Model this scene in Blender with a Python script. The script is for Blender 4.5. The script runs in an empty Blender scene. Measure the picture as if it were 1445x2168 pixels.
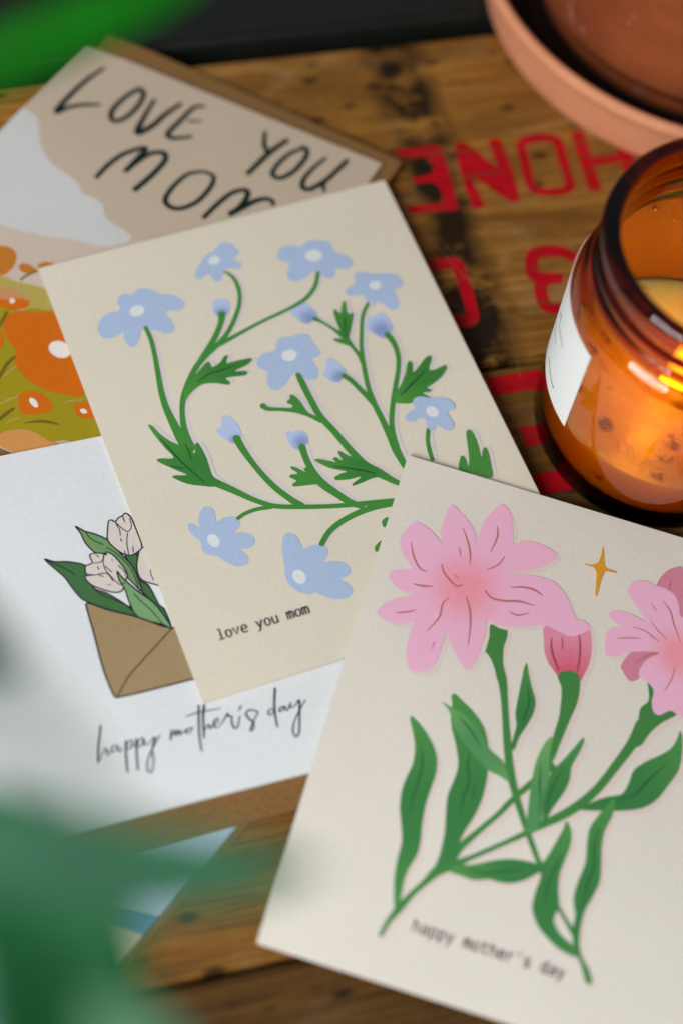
import bpy, bmesh, math, random
from mathutils import Vector, Matrix
random.seed(7)
S = bpy.context.scene
COL = S.collection
MM = 0.001

CAM_R=[[0.979925, 0.175621, 0.094365], [-0.199368, 0.863207, 0.463818], [0.0, 0.47332, -0.880891]]
CAM_H=373.417
CARDS={
 'beige':dict(o=[-16.13, 224.51, 4.79],u=[0.857047, 0.514668, 0.02425],v=[-0.514736, 0.85734, -0.003798],n=[-0.022745, -0.009228, 0.999699],quad=[[-54.53, 70.67], [52.69, 70.67], [53.7, -71.05], [-51.86, -70.29]]),
 'pink':dict(o=[61.34, 144.3, 5.44],u=[0.994724, -0.102551, 0.002738],v=[0.102437, 0.994352, 0.02778],n=[-0.005571, -0.027353, 0.99961],quad=[[-54.0, 68.73], [54.0, 68.12], [54.0, -68.8], [-54.0, -68.05]]),
 'white':dict(o=[-40.42, 163.38, 2.7],u=[0.895074, 0.445918, 0.0],v=[-0.445918, 0.895074, 0.0],n=[0.0, 0.0, 1.0],quad=[[-70.0, 51.81], [70.0, 51.89], [70.0, -54.0], [-70.0, -54.0]]),
 'white_env':dict(o=[-35.47, 157.92, 1.6],u=[0.895074, 0.445918, 0.0],v=[-0.445918, 0.895074, 0.0],n=[0.0, 0.0, 1.0],quad=[[-73.0, 56.0], [73.0, 56.0], [73.0, -55.0], [-73.0, -55.0]]),
 'love':dict(o=[-77.04, 265.8, 2.11],u=[0.964323, -0.262422, 0.034875],v=[0.262017, 0.964934, 0.015814],n=[-0.037802, -0.006112, 0.999267],quad=[[-51.61, 69.23], [51.61, 69.23], [44.29, -68.84], [-66.35, -69.23]]),
 'love_env':dict(o=[-75.22, 268.17, 0.99],u=[0.953407, -0.299738, 0.034234],v=[0.299309, 0.954002, 0.017158],n=[-0.037802, -0.006112, 0.999267],quad=[[-52.5, 73.0], [52.5, 73.0], [52.5, -73.0], [-52.5, -73.0]]),
 'blue':dict(o=[-87.36, 76.61, 1.0],u=[0.889293, -0.457338, 0.0],v=[0.457338, 0.889293, -0.0],n=[0.0, 0.0, 1.0],quad=[[-54.0, 70.0], [54.0, 70.0], [54.0, -70.0], [-54.0, -70.0]]),
 'blue_env':dict(o=[-87.78, 75.14, 0.3],u=[0.889293, -0.457338, 0.0],v=[0.457338, 0.889293, -0.0],n=[0.0, 0.0, 1.0],quad=[[-55.5, 73.0], [55.5, 73.0], [55.5, -73.0], [-55.5, -73.0]]),
}
ART={
 'beige':[
  {'name':'printed_flower','ink':'blue_ink','poly':[[-28.01,54.88],[-25.45,53.1],[-24.02,51.44],[-21.25,50.31],[-18.91,47.88],[-18.66,45.65],[-20.45,44.34],[-22.64,44.81],[-24.72,45.01],[-23.89,42.15],[-23.77,39.3],[-24.91,37.81],[-26.79,37.96],[-28.9,39.81],[-30.86,40.91],[-32.67,41.27],[-34.3,38.55],[-35.99,36.8],[-37.16,36.72],[-38.16,38.43],[-38.2,40.75],[-38.03,42.32],[-39.46,41.63],[-42.21,41.37],[-43.88,42.15],[-44.59,44.23],[-44.13,46.4],[-42.31,48.62],[-39.7,49.65],[-36.84,49.57],[-36.2,50.4],[-36.61,51.95],[-35.66,54.02],[-33.92,54.64],[-31.87,53.74],[-29.98,54.8]],'eye':[[-29.97,47.9],[-30.26,47.09],[-30.92,46.45],[-31.82,46.09],[-32.78,46.09],[-33.62,46.44],[-34.16,47.09],[-34.31,47.89],[-34.02,48.7],[-33.37,49.35],[-32.47,49.72],[-31.5,49.72],[-30.66,49.36],[-30.11,48.71]]},
  {'name':'printed_flower','ink':'blue_ink','poly':[[-0.27,63.17],[1.29,61.82],[1.37,60.31],[2.41,59.23],[1.51,57.79],[-0.29,56.64],[1.32,54.9],[1.3,53.68],[-0.17,52.93],[-1.9,53.73],[-3.85,53.87],[-5.13,51.85],[-6.19,50.49],[-7.52,50.68],[-8.23,52.12],[-8.68,53.72],[-10.41,53.31],[-12.13,52.89],[-12.66,54.27],[-11.58,56.36],[-9.44,58.6],[-7.18,60.58],[-5.0,61.11],[-3.12,62.49],[-1.84,63.32]],'eye':[[-3.9,58.16],[-4.09,57.51],[-4.6,56.95],[-5.32,56.59],[-6.1,56.51],[-6.79,56.71],[-7.26,57.17],[-7.41,57.78],[-7.21,58.43],[-6.71,58.99],[-5.99,59.35],[-5.21,59.44],[-4.51,59.23],[-4.05,58.78]]},
  {'name':'printed_flower','ink':'blue_ink','poly':[[25.49,55.58],[28.27,54.19],[28.8,51.77],[29.23,49.65],[31.37,48.22],[32.53,45.86],[32.04,44.04],[29.89,43.26],[27.5,44.52],[26.54,43.6],[25.44,41.75],[23.64,41.84],[22.15,43.3],[20.9,45.42],[19.04,44.79],[16.67,43.85],[13.82,43.79],[12.59,45.41],[13.12,47.43],[14.46,49.45],[14.67,50.61],[13.01,51.63],[12.3,53.59],[13.46,55.69],[15.58,56.5],[17.86,56.02],[19.89,54.87],[22.38,56.07]],'eye':[[24.91,49.94],[24.35,49.15],[23.44,48.67],[22.34,48.6],[21.29,48.93],[20.48,49.62],[20.07,50.53],[20.16,51.46],[20.71,52.25],[21.63,52.74],[22.72,52.82],[23.78,52.48],[24.6,51.79],[25.0,50.88]]},
  {'name':'printed_flower','ink':'blue_ink','poly':[[32.84,41.33],[35.59,39.95],[38.07,38.91],[41.08,38.18],[43.3,36.49],[43.98,34.06],[42.93,32.45],[40.67,31.96],[40.45,29.86],[40.15,27.06],[38.48,25.44],[36.76,26.24],[35.63,28.53],[34.43,29.63],[32.58,28.55],[30.96,28.03],[31.23,29.47],[31.43,31.33],[30.92,33.18],[28.67,33.67],[26.94,34.47],[26.87,36.19],[28.38,37.15],[30.51,37.92],[30.99,39.72],[31.68,40.97]],'eye':[[37.48,34.8],[37.08,34.25],[36.44,33.91],[35.68,33.86],[34.95,34.1],[34.4,34.57],[34.13,35.2],[34.2,35.85],[34.6,36.4],[35.24,36.74],[36.01,36.79],[36.74,36.56],[37.29,36.08],[37.55,35.45]]},
  {'name':'printed_flower','ink':'blue_ink','poly':[[9.38,26.15],[11.43,25.24],[11.8,23.02],[12.17,20.8],[12.71,18.53],[11.47,17.32],[9.66,17.22],[9.75,15.35],[9.89,12.55],[8.61,10.7],[6.64,10.66],[5.3,11.79],[3.8,14.1],[2.11,13.75],[0.08,11.92],[-2.13,10.62],[-4.01,10.78],[-5.14,12.51],[-4.62,15.06],[-3.72,17.04],[-5.17,18.43],[-5.79,20.0],[-4.89,22.0],[-2.73,23.13],[0.02,23.16],[1.19,23.7],[2.19,25.93],[4.05,26.72],[6.6,26.12]],'eye':[[6.04,20.03],[5.66,19.24],[4.93,18.65],[4.0,18.39],[3.04,18.5],[2.25,18.96],[1.78,19.68],[1.73,20.51],[2.11,21.3],[2.84,21.89],[3.78,22.16],[4.74,22.05],[5.53,21.59],[6.0,20.87]]},
  {'name':'printed_flower','ink':'blue_ink','poly':[[31.16,-5.33],[32.48,-4.11],[34.31,-4.24],[36.35,-5.39],[38.64,-5.91],[41.34,-7.51],[42.11,-9.67],[41.32,-11.06],[39.5,-10.92],[39.16,-12.22],[39.5,-14.91],[38.73,-16.75],[37.02,-16.88],[35.62,-15.25],[34.78,-14.27],[33.54,-15.26],[32.55,-15.16],[32.06,-13.83],[32.53,-11.66],[31.24,-10.76],[28.63,-11.06],[27.34,-10.17],[27.74,-8.66],[29.6,-7.64],[31.13,-7.44]],'eye':[[36.55,-11.13],[35.94,-11.5],[35.21,-11.53],[34.5,-11.2],[33.94,-10.6],[33.66,-9.82],[33.69,-9.04],[34.05,-8.4],[34.66,-8.03],[35.39,-8.0],[36.11,-8.32],[36.67,-8.93],[36.95,-9.71],[36.91,-10.49]],'top':1},
  {'name':'printed_flower','ink':'blue_ink','poly':[[-33.14,-18.04],[-31.98,-19.36],[-32.07,-21.66],[-32.34,-23.12],[-30.1,-22.59],[-27.55,-23.2],[-26.51,-24.84],[-27.07,-26.45],[-28.85,-27.64],[-26.43,-28.57],[-24.66,-30.09],[-24.69,-32.12],[-26.47,-33.3],[-29.07,-32.92],[-28.0,-35.05],[-28.22,-36.99],[-29.82,-37.7],[-32.25,-36.87],[-34.22,-34.69],[-35.38,-32.79],[-37.33,-31.87],[-38.57,-30.18],[-38.23,-27.52],[-39.24,-25.39],[-40.06,-23.07],[-39.76,-21.48],[-38.48,-21.71],[-37.25,-23.51],[-36.77,-21.36],[-35.87,-19.34],[-34.53,-18.09]],'eye':[[-34.25,-30.11],[-34.9,-30.18],[-35.55,-29.85],[-36.07,-29.18],[-36.36,-28.3],[-36.36,-27.39],[-36.07,-26.63],[-35.55,-26.16],[-34.89,-26.09],[-34.24,-26.42],[-33.72,-27.1],[-33.43,-27.98],[-33.43,-28.89],[-33.73,-29.65]]},
  {'name':'printed_flower','ink':'blue_ink','poly':[[-14.94,-32.52],[-13.66,-34.09],[-13.38,-36.48],[-13.06,-38.12],[-10.68,-37.91],[-8.13,-38.53],[-7.2,-40.37],[-8.08,-42.1],[-9.48,-43.39],[-6.98,-44.1],[-4.66,-45.3],[-3.62,-47.42],[-4.5,-49.12],[-7.04,-49.75],[-5.63,-51.48],[-5.29,-53.59],[-6.77,-55.06],[-9.65,-54.81],[-12.31,-53.4],[-14.62,-51.03],[-16.43,-51.0],[-18.61,-49.51],[-20.19,-46.99],[-20.52,-44.14],[-19.56,-40.46],[-18.75,-36.69],[-17.32,-33.35],[-16.29,-32.42]],'eye':[[-16.45,-47.46],[-17.18,-47.54],[-17.9,-47.2],[-18.46,-46.51],[-18.75,-45.59],[-18.72,-44.64],[-18.36,-43.83],[-17.76,-43.34],[-17.03,-43.26],[-16.31,-43.6],[-15.75,-44.3],[-15.46,-45.22],[-15.5,-46.17],[-15.85,-46.97]]},
  {'name':'printed_bud','ink':'bud_ink','poly':[[-11.22,43.24],[-10.18,44.57],[-8.21,44.55],[-6.62,43.42],[-6.32,41.41],[-7.26,39.82],[-8.65,38.61],[-10.57,38.76],[-11.48,40.71]],'grad':[-9.57,39.62,2.8]},
  {'name':'printed_bud','ink':'bud_ink','poly':[[-20.13,7.21],[-18.5,6.44],[-17.41,4.09],[-17.13,1.37],[-17.71,-0.62],[-20.24,-1.95],[-21.87,-0.1],[-23.2,2.08],[-23.51,3.71],[-21.96,4.07],[-21.18,5.79]],'grad':[-19.33,-0.95,2.15]},
  {'name':'printed_bud','ink':'bud_ink','poly':[[11.15,36.46],[13.05,37.28],[14.53,35.84],[15.9,33.01],[16.34,30.96],[14.56,29.41],[12.67,28.6],[11.04,29.6],[10.16,31.55],[9.17,33.77]],'grad':[13.73,30.39,3.37]},
  {'name':'printed_bud','ink':'bud_ink','poly':[[31.96,25.41],[34.0,25.94],[35.04,23.93],[35.46,21.42],[34.99,19.2],[33.24,18.36],[31.59,17.25],[29.95,18.73],[28.56,20.83],[27.78,22.97],[29.84,25.15]],'grad':[31.94,20.2,3.74]},
  {'name':'printed_bud','ink':'bud_ink','poly':[[13.53,15.95],[15.29,15.38],[16.62,12.63],[17.25,10.13],[15.93,8.74],[13.92,7.58],[11.98,8.68],[10.64,11.39],[11.95,12.79],[12.74,14.37]],'grad':[14.88,9.08,2.94]},
  {'name':'printed_bud','ink':'bud_ink','poly':[[-5.55,-3.15],[-4.46,-3.29],[-3.99,-4.11],[-2.95,-3.36],[-1.24,-3.92],[-0.38,-5.75],[-0.82,-8.0],[-2.61,-8.71],[-4.47,-9.61],[-5.47,-8.19],[-5.93,-6.3],[-5.88,-4.57]],'grad':[-2.53,-7.43,2.87]},
  {'name':'printed_stem','ink':'green_ink','line':[[-31.53,41.83,1.11],[-31.34,37.58,1.29],[-31.89,32.23,1.32],[-32.87,26.17,1.46],[-33.83,20.19,1.63],[-34.19,14.97,1.8],[-33.91,10.02,2.15],[-33.42,4.62,2.68],[-32.63,1.32,3.2]]},
  {'name':'printed_stem','ink':'green_ink','line':[[-4.07,53.21,0.68],[-2.51,50.76,1.06],[-2.17,46.54,1.21],[-3.31,42.11,1.2],[-5.67,38.12,1.27],[-9.68,33.31,1.34],[-13.92,30.03,1.55],[-18.18,27.74,1.76],[-22.33,24.52,1.65],[-26.02,20.3,1.64],[-28.68,16.25,1.63],[-30.2,12.76,1.44],[-31.42,7.88,1.61],[-31.87,3.67,2.14],[-31.88,0.21,2.85]]},
  {'name':'printed_stem','ink':'green_ink','line':[[-9.5,39.6,2.24],[-10.94,36.53,1.67],[-14.09,32.41,1.67],[-17.27,29.28,1.66],[-20.12,26.54,1.76]]},
  {'name':'printed_stem','ink':'green_ink','line':[[21.65,44.69,1.14],[18.96,40.19,1.29],[14.49,36.82,1.28],[8.23,35.02,1.13],[0.54,33.5,1.04],[-6.79,31.66,1.19],[-10.68,30.6,1.33],[-14.05,29.85,1.55]]},
  {'name':'printed_leaf','ink':'leaf_ink','poly':[[-25.61,20.39],[-23.01,22.48],[-19.98,24.66],[-18.59,25.35],[-18.04,24.71],[-17.93,23.31],[-15.61,23.91],[-13.44,25.72],[-12.57,25.44],[-13.69,23.28],[-11.22,23.16],[-7.07,22.81],[-6.54,22.08],[-8.51,20.89],[-12.28,20.08],[-9.5,19.17],[-9.27,18.18],[-10.35,17.85],[-15.47,18.63],[-14.86,17.07],[-15.51,16.29],[-18.44,17.8],[-21.96,18.74],[-24.49,18.0],[-26.87,16.55],[-28.43,15.28],[-27.98,17.81]],'veins':[[[-23.48,19.92,0.29],[-19.55,21.34,0.51],[-16.44,21.45,0.51],[-11.3,21.81,0.22]]]},
  {'name':'printed_leaf','ink':'leaf_ink','poly':[[-40.54,10.91],[-39.48,10.13],[-38.22,7.09],[-36.49,4.34],[-34.52,2.39],[-32.43,0.82],[-31.33,-1.49],[-30.32,0.98],[-29.62,1.4],[-29.07,-0.3],[-28.76,-3.85],[-28.86,-6.38],[-28.89,-9.78],[-27.54,-12.35],[-29.58,-12.93],[-32.51,-11.73],[-35.97,-9.94],[-38.78,-7.3],[-39.26,-6.5],[-38.47,-6.34],[-35.42,-7.16],[-37.92,-4.62],[-41.23,-1.17],[-41.65,-0.17],[-40.52,-0.12],[-37.12,-1.05],[-38.46,2.84],[-39.9,7.65]],'veins':[[[-38.59,5.91,0.21],[-37.25,2.0,0.5],[-35.29,-3.37,0.5],[-31.53,-11.01,0.28]],[[-32.84,1.83,0.21],[-32.6,-0.84,0.43],[-32.86,-3.33,0.21]],[[-38.54,-3.14,0.21],[-36.73,-4.38,0.35],[-35.13,-5.13,0.18]]]},
  {'name':'printed_stem','ink':'green_ink','line':[[-30.58,-10.41,2.64],[-28.44,-12.29,2.29],[-24.65,-16.1,1.84],[-20.56,-20.36,1.49],[-16.16,-23.67,1.4],[-9.6,-26.15,1.4],[-1.18,-28.74,1.32],[6.61,-30.59,1.54],[14.86,-32.59,1.77]]},
  {'name':'printed_stem','ink':'green_ink','line':[[-26.68,-24.01,1.13],[-24.35,-23.25,1.13],[-21.05,-23.06,1.14],[-17.07,-23.63,1.31]]},
  {'name':'printed_stem','ink':'green_ink','line':[[-8.33,-38.46,1.47],[-5.2,-35.68,1.57],[-1.27,-33.92,1.66],[3.36,-32.89,1.67],[9.18,-32.51,1.85],[14.67,-33.05,1.99]]},
  {'name':'printed_stem','ink':'green_ink','line':[[-19.02,-0.4,2.08],[-18.68,-3.77,1.96],[-17.66,-8.43,1.6],[-16.12,-13.65,1.59],[-14.12,-18.56,1.69],[-11.33,-23.29,1.76],[-9.35,-26.05,2.11]]},
  {'name':'printed_stem','ink':'green_ink','line':[[-2.95,-8.6,1.97],[-3.21,-12.41,1.78],[-2.93,-16.8,1.95],[-1.84,-21.0,2.48],[0.73,-25.25,2.12],[3.42,-29.11,1.94],[6.0,-31.24,1.76]]},
  {'name':'printed_leaf','ink':'leaf_ink','poly':[[-0.72,-23.07],[-3.06,-21.23],[-5.81,-20.51],[-9.3,-19.76],[-9.36,-18.89],[-8.01,-18.29],[-9.35,-16.77],[-8.9,-16.07],[-6.91,-16.31],[-8.21,-14.17],[-7.67,-13.71],[-5.82,-15.4],[-4.76,-16.61],[-4.91,-15.49],[-4.1,-15.34],[-3.27,-16.68],[-2.4,-17.4],[-1.42,-19.87],[0.09,-22.92]]},
  {'name':'printed_stem','ink':'green_ink','line':[[4.0,13.58,1.47],[4.15,10.8,1.83],[4.46,5.28,1.82],[5.16,-1.2,1.88],[7.17,-7.17,1.87],[9.22,-13.97,2.01],[11.34,-19.44,2.21],[13.84,-22.86,2.67],[16.15,-25.78,1.96],[18.27,-28.2,1.49]]},
  {'name':'printed_stem','ink':'green_ink','line':[[-8.82,7.0,1.81],[-7.8,5.55,1.38],[-4.09,4.1,1.16],[-0.45,2.44,1.45],[2.48,-0.09,1.23],[4.92,-2.89,1.3]]},
  {'name':'printed_leaf','ink':'leaf_ink','poly':[[-0.44,7.8],[0.7,7.2],[1.6,4.89],[2.1,2.04],[2.55,0.11],[0.29,1.31],[-1.68,3.3],[-0.91,4.38],[-2.0,5.63],[-1.46,6.57],[-1.02,6.2]]},
  {'name':'printed_leaf','ink':'leaf_ink','poly':[[-1.22,-13.72],[0.38,-14.04],[3.48,-15.94],[4.09,-16.36],[3.77,-15.18],[4.5,-14.77],[6.0,-16.36],[5.68,-13.66],[6.2,-13.31],[7.95,-15.28],[10.23,-17.34],[11.63,-18.68],[14.14,-22.1],[13.74,-24.11],[11.41,-24.18],[8.61,-24.52],[5.88,-24.66],[5.93,-24.04],[8.92,-22.71],[5.59,-22.44],[2.15,-21.49],[2.1,-20.62],[4.21,-20.05],[5.78,-19.94],[2.08,-17.62],[-0.12,-15.38]],'veins':[[[2.98,-17.28,0.21],[6.82,-19.22,0.43],[10.6,-21.34,0.5],[13.02,-23.01,0.28]]]},
  {'name':'printed_stem','ink':'green_ink','line':[[31.47,29.87,1.06],[28.55,26.52,1.13],[26.24,21.59,1.12],[24.15,16.18,1.19],[22.47,9.79,1.33],[21.19,2.91,1.39],[20.9,-2.85,1.6],[21.13,-8.28,1.67],[21.19,-14.04,1.98],[21.19,-17.97,2.23],[21.56,-22.87,1.79],[21.82,-25.11,1.43]]},
  {'name':'printed_stem','ink':'green_ink','line':[[15.08,29.71,1.69],[16.47,28.07,0.9],[18.81,24.72,0.9],[20.78,21.49,1.86],[21.8,17.88,1.26],[22.66,13.88,1.11],[22.57,11.6,1.11]]},
  {'name':'printed_leaf','ink':'leaf_ink','poly':[[25.12,32.89],[25.5,32.29],[24.73,29.19],[24.94,28.17],[26.0,28.3],[26.03,27.34],[24.2,24.14],[21.71,20.25],[20.63,21.07],[20.51,23.93],[20.55,27.22],[21.03,30.39],[21.74,30.88],[22.51,29.2],[23.27,30.14],[24.45,32.39]],'veins':[[[23.7,28.09,0.23],[22.42,24.72,0.45],[21.5,21.25,0.22]]]},
  {'name':'printed_leaf','ink':'leaf_ink','poly':[[17.63,21.58],[19.76,20.88],[21.57,19.36],[21.65,17.47],[20.11,18.67],[18.02,20.52]]},
  {'name':'printed_stem','ink':'green_ink','line':[[16.09,9.14,1.76],[17.57,6.83,1.54],[18.93,3.2,1.54],[20.1,0.11,1.68],[20.9,-2.85,1.6]]},
  {'name':'printed_stem','ink':'green_ink','line':[[32.8,18.27,2.06],[33.51,14.98,1.68],[33.11,10.45,1.41],[31.32,5.96,1.33],[28.68,1.34,1.4],[25.92,-3.62,1.46],[23.53,-8.64,1.45],[22.17,-13.05,1.59],[21.36,-18.03,1.98]]},
  {'name':'printed_leaf','ink':'leaf_ink','poly':[[26.99,-2.77],[27.46,-0.55],[29.6,0.65],[32.61,3.97],[34.53,7.2],[35.44,7.88],[36.02,6.71],[35.17,4.09],[37.35,5.31],[40.08,7.33],[41.74,7.76],[41.95,6.71],[39.8,3.53],[41.01,2.89],[44.61,3.4],[44.82,2.37],[42.45,0.24],[38.81,-1.44],[36.9,-2.0],[37.93,-3.06],[37.12,-3.51],[35.1,-3.31],[36.53,-5.45],[32.58,-4.38],[30.52,-5.35],[26.57,-3.81]],'veins':[[[28.96,-2.0,0.38],[32.72,0.1,0.69],[35.97,1.9,0.54],[38.87,3.84,0.23]]]},
  {'name':'printed_stem','ink':'green_ink','line':[[32.17,-14.57,1.22],[30.57,-17.97,1.14],[29.79,-21.38,1.21],[29.52,-24.03,1.13]]},
  {'name':'printed_leaf','ink':'leaf_ink','poly':[[36.9,-26.05],[37.78,-25.43],[38.35,-26.54],[38.06,-29.17],[39.42,-26.44],[41.43,-19.74],[42.21,-18.38],[43.31,-18.74],[43.63,-20.94],[43.17,-24.94],[42.68,-27.53],[43.99,-25.45],[44.97,-25.08],[45.18,-26.53],[44.36,-30.37],[42.83,-34.4],[38.66,-31.64],[35.38,-29.18]]},
  {'name':'printed_leaf','ink':'leaf_ink','poly':[[11.35,-36.64],[9.52,-37.06],[9.1,-38.73],[9.84,-39.24],[12.47,-38.58]]},
  {'name':'printed_leaf','ink':'leaf_ink','poly':[[7.17,-42.45],[4.8,-43.7],[4.48,-45.12],[5.39,-45.17],[9.0,-42.57]]},
 ],
 'pink':[
  {'name':'printed_bud','ink':'rose_ink','poly':[[-6.8,31.08],[-6.19,27.47],[-5.23,24.16],[-3.55,21.44],[-1.66,19.78],[-0.14,18.34],[0.83,16.72],[5.39,19.16],[5.91,20.94],[6.51,23.73],[6.57,27.02],[6.04,30.47],[4.76,34.03],[3.65,35.67],[2.65,36.02],[1.51,35.64],[-2.35,33.71]],'grad':[2.32,19.46,9.58],'veins':[[[-4.29,28.75,0.23],[-3.88,26.24,0.53],[-2.69,23.68,0.64],[-0.61,20.45,0.46]],[[-1.74,29.58,0.23],[-1.28,28.08,0.35],[-0.93,26.22,0.18]],[[2.32,31.9,0.24],[3.28,28.91,0.47],[3.94,25.18,0.47],[4.1,21.65,0.35]]],'vink':'dark_rose_ink'},
  {'name':'printed_flower','ink':'dark_pink_ink','poly':[[19.23,51.31],[19.34,52.38],[19.84,54.61],[21.22,57.15],[23.09,58.81],[24.82,59.56],[25.47,58.56],[30.15,59.41],[33.6,48.87],[27.91,44.63],[25.45,47.89]],'veins':[[[22.86,54.23,0.3],[22.82,52.84,0.42],[22.74,51.61,0.18]]],'vink':'coral_ink'},
  {'name':'printed_flower','ink':'pink_ink','poly':[[12.4,49.05],[12.72,50.53],[14.18,51.77],[16.54,52.42],[19.11,51.96],[21.92,51.85],[24.62,50.69],[26.18,48.13],[27.5,45.17],[32.49,46.47],[39.07,43.92],[41.78,28.34],[38.6,20.9],[33.01,17.99],[31.35,18.1],[29.47,18.6],[26.89,16.5],[25.31,16.95],[24.36,19.51],[24.2,22.66],[22.37,24.33],[19.94,25.17],[19.66,27.35],[20.88,30.36],[23.64,33.3],[19.85,32.49],[15.64,30.79],[13.27,29.03],[11.31,28.23],[10.19,28.53],[9.59,30.96],[9.09,33.78],[9.76,35.67],[11.36,36.79],[13.1,37.6],[10.42,38.39],[8.77,39.7],[9.0,40.79],[10.99,41.61],[13.71,41.83],[16.87,41.35],[19.0,40.7],[16.14,43.47],[13.63,46.04],[12.16,47.95]],'grad':[28.58,34.51,7.65],'gcol':'salmon','veins':[[[22.01,48.12,0.24],[24.3,45.82,0.42],[25.83,42.61,0.42],[28.51,38.13,0.18]],[[18.95,46.43,0.12],[19.89,45.55,0.24],[20.83,44.67,0.12]],[[15.65,38.27,0.18],[18.71,38.26,0.35],[21.38,37.13,0.35],[23.05,36.35,0.18]],[[12.28,33.83,0.18],[15.11,34.92,0.35],[18.14,35.74,0.18]],[[19.56,41.73,0.12],[22.16,39.39,0.3],[24.94,37.63,0.18]],[[28.36,30.83,0.23],[28.14,27.17,0.35],[26.94,23.23,0.17]]],'vink':'coral_ink'},
  {'name':'printed_petal','ink':'dark_pink_ink','poly':[[23.77,33.44],[20.33,33.15],[17.22,31.97],[15.79,30.02],[14.65,26.7],[15.39,25.31],[17.44,23.38],[18.63,23.45],[20.0,24.86],[19.56,26.34],[19.82,28.06],[21.13,30.61]],'veins':[[[23.48,33.35,0.29],[20.92,31.69,0.59],[17.96,28.27,0.23]]],'vink':'coral_ink'},
  {'name':'printed_flower','ink':'pink_ink','poly':[[-46.99,49.53],[-44.23,49.43],[-41.11,47.92],[-38.56,45.98],[-39.68,49.42],[-39.61,53.54],[-38.84,57.67],[-35.97,56.31],[-32.61,53.83],[-30.52,50.95],[-29.57,48.98],[-29.61,52.78],[-28.55,57.76],[-26.19,62.19],[-23.93,61.39],[-22.19,58.86],[-21.07,55.13],[-20.02,51.65],[-17.89,53.23],[-14.92,54.12],[-11.17,53.59],[-8.16,52.31],[-9.73,49.26],[-12.72,46.52],[-16.68,44.21],[-20.62,41.9],[-15.68,43.79],[-10.93,44.62],[-6.8,44.24],[-3.58,41.84],[-1.0,38.27],[0.89,35.72],[2.59,36.04],[4.34,35.15],[4.78,34.09],[2.23,31.57],[0.25,30.54],[-2.91,30.85],[-6.8,31.41],[-11.5,29.73],[-15.57,28.25],[-18.99,27.76],[-21.72,28.07],[-21.25,24.37],[-21.39,19.57],[-22.03,15.11],[-23.32,13.29],[-24.75,13.76],[-27.13,16.28],[-29.45,19.31],[-30.9,22.41],[-30.98,19.29],[-31.35,13.96],[-32.57,10.29],[-36.4,8.34],[-37.89,9.03],[-39.31,12.32],[-39.99,16.82],[-39.76,21.67],[-42.22,20.15],[-45.64,19.75],[-48.23,20.34],[-49.61,21.33],[-48.89,23.5],[-46.12,26.35],[-41.99,29.18],[-45.63,29.44],[-48.23,30.79],[-49.42,32.37],[-48.69,34.1],[-44.28,36.06],[-47.07,38.87],[-49.1,42.21],[-48.95,45.81]],'grad':[-29.31,35.32,10.31],'gcol':'salmon','veins':[[[-46.34,43.39,0.26],[-44.59,39.7,0.52],[-42.28,36.97,0.52],[-40.12,36.44,0.22]],[[-34.2,52.02,0.26],[-31.94,48.44,0.52],[-30.37,44.92,0.52],[-29.89,42.08,0.22]],[[-25.48,55.45,0.26],[-24.73,52.37,0.52],[-25.38,47.59,0.22]],[[-21.49,47.37,0.26],[-22.6,44.49,0.43],[-25.07,42.08,0.22]],[[-42.53,32.04,0.34],[-40.13,32.24,0.6],[-37.63,32.92,0.3]],[[-36.94,39.74,0.35],[-35.73,37.65,0.52],[-32.96,35.6,0.52],[-31.46,35.0,0.52],[-30.16,36.03,0.21]],[[-33.13,38.01,0.22],[-31.86,37.44,0.26]],[[-33.88,46.28,0.17],[-33.28,44.96,0.3],[-32.67,43.66,0.17]],[[-32.73,31.25,0.21],[-33.91,28.91,0.43],[-33.8,25.07,0.51],[-35.87,20.31,0.21]],[[-28.47,32.9,0.21],[-26.8,29.79,0.51],[-25.59,25.83,0.51],[-24.7,19.67,0.21]],[[-44.91,22.73,0.25],[-42.3,23.73,0.51],[-40.22,25.04,0.21]],[[-24.13,36.05,0.34],[-21.97,34.55,0.51],[-18.48,34.87,0.6],[-14.73,35.95,0.6],[-10.72,35.95,0.21]],[[-17.93,39.08,0.22],[-14.84,40.2,0.52],[-11.75,40.38,0.6],[-9.32,39.55,0.22]],[[-16.51,32.2,0.21],[-14.24,31.97,0.43],[-11.51,33.6,0.21]],[[-33.24,17.84,0.34],[-33.39,15.89,0.17]]],'vink':'coral_ink'},
  {'name':'printed_star','ink':'gold_ink','poly':[[3.16,58.78],[3.96,56.31],[4.53,54.05],[5.42,52.78],[8.1,52.63],[8.2,52.14],[5.48,51.76],[4.99,50.39],[4.74,47.9],[4.7,45.14],[4.44,43.76],[4.05,44.59],[3.57,47.85],[3.11,50.46],[2.04,51.84],[-0.46,51.87],[-0.37,52.15],[1.57,52.55],[2.89,53.68],[3.17,56.04]]},
  {'name':'printed_stem','ink':'green_two_ink','poly':[[-21.67,27.84],[-18.96,27.62],[-16.39,27.98],[-15.52,25.29],[-15.7,22.37],[-14.96,18.35],[-13.12,12.87],[-14.81,12.32],[-17.18,16.69],[-19.55,19.22],[-21.5,20.01],[-21.55,23.8]],'under':1},
  {'name':'printed_stem','ink':'green_two_ink','line':[[-16.92,18.5,2.53],[-15.19,15.68,2.48],[-13.87,13.11,2.34],[-12.15,8.12,1.83],[-10.61,3.13,1.82],[-9.09,-1.8,2.04],[-7.82,-5.68,2.13],[-6.32,-9.81,2.28],[-4.37,-13.74,1.95],[-2.06,-17.86,1.77],[0.62,-22.16,1.6],[2.97,-25.84,1.44],[5.23,-29.16,1.34],[6.58,-30.74,1.59]]},
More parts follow.
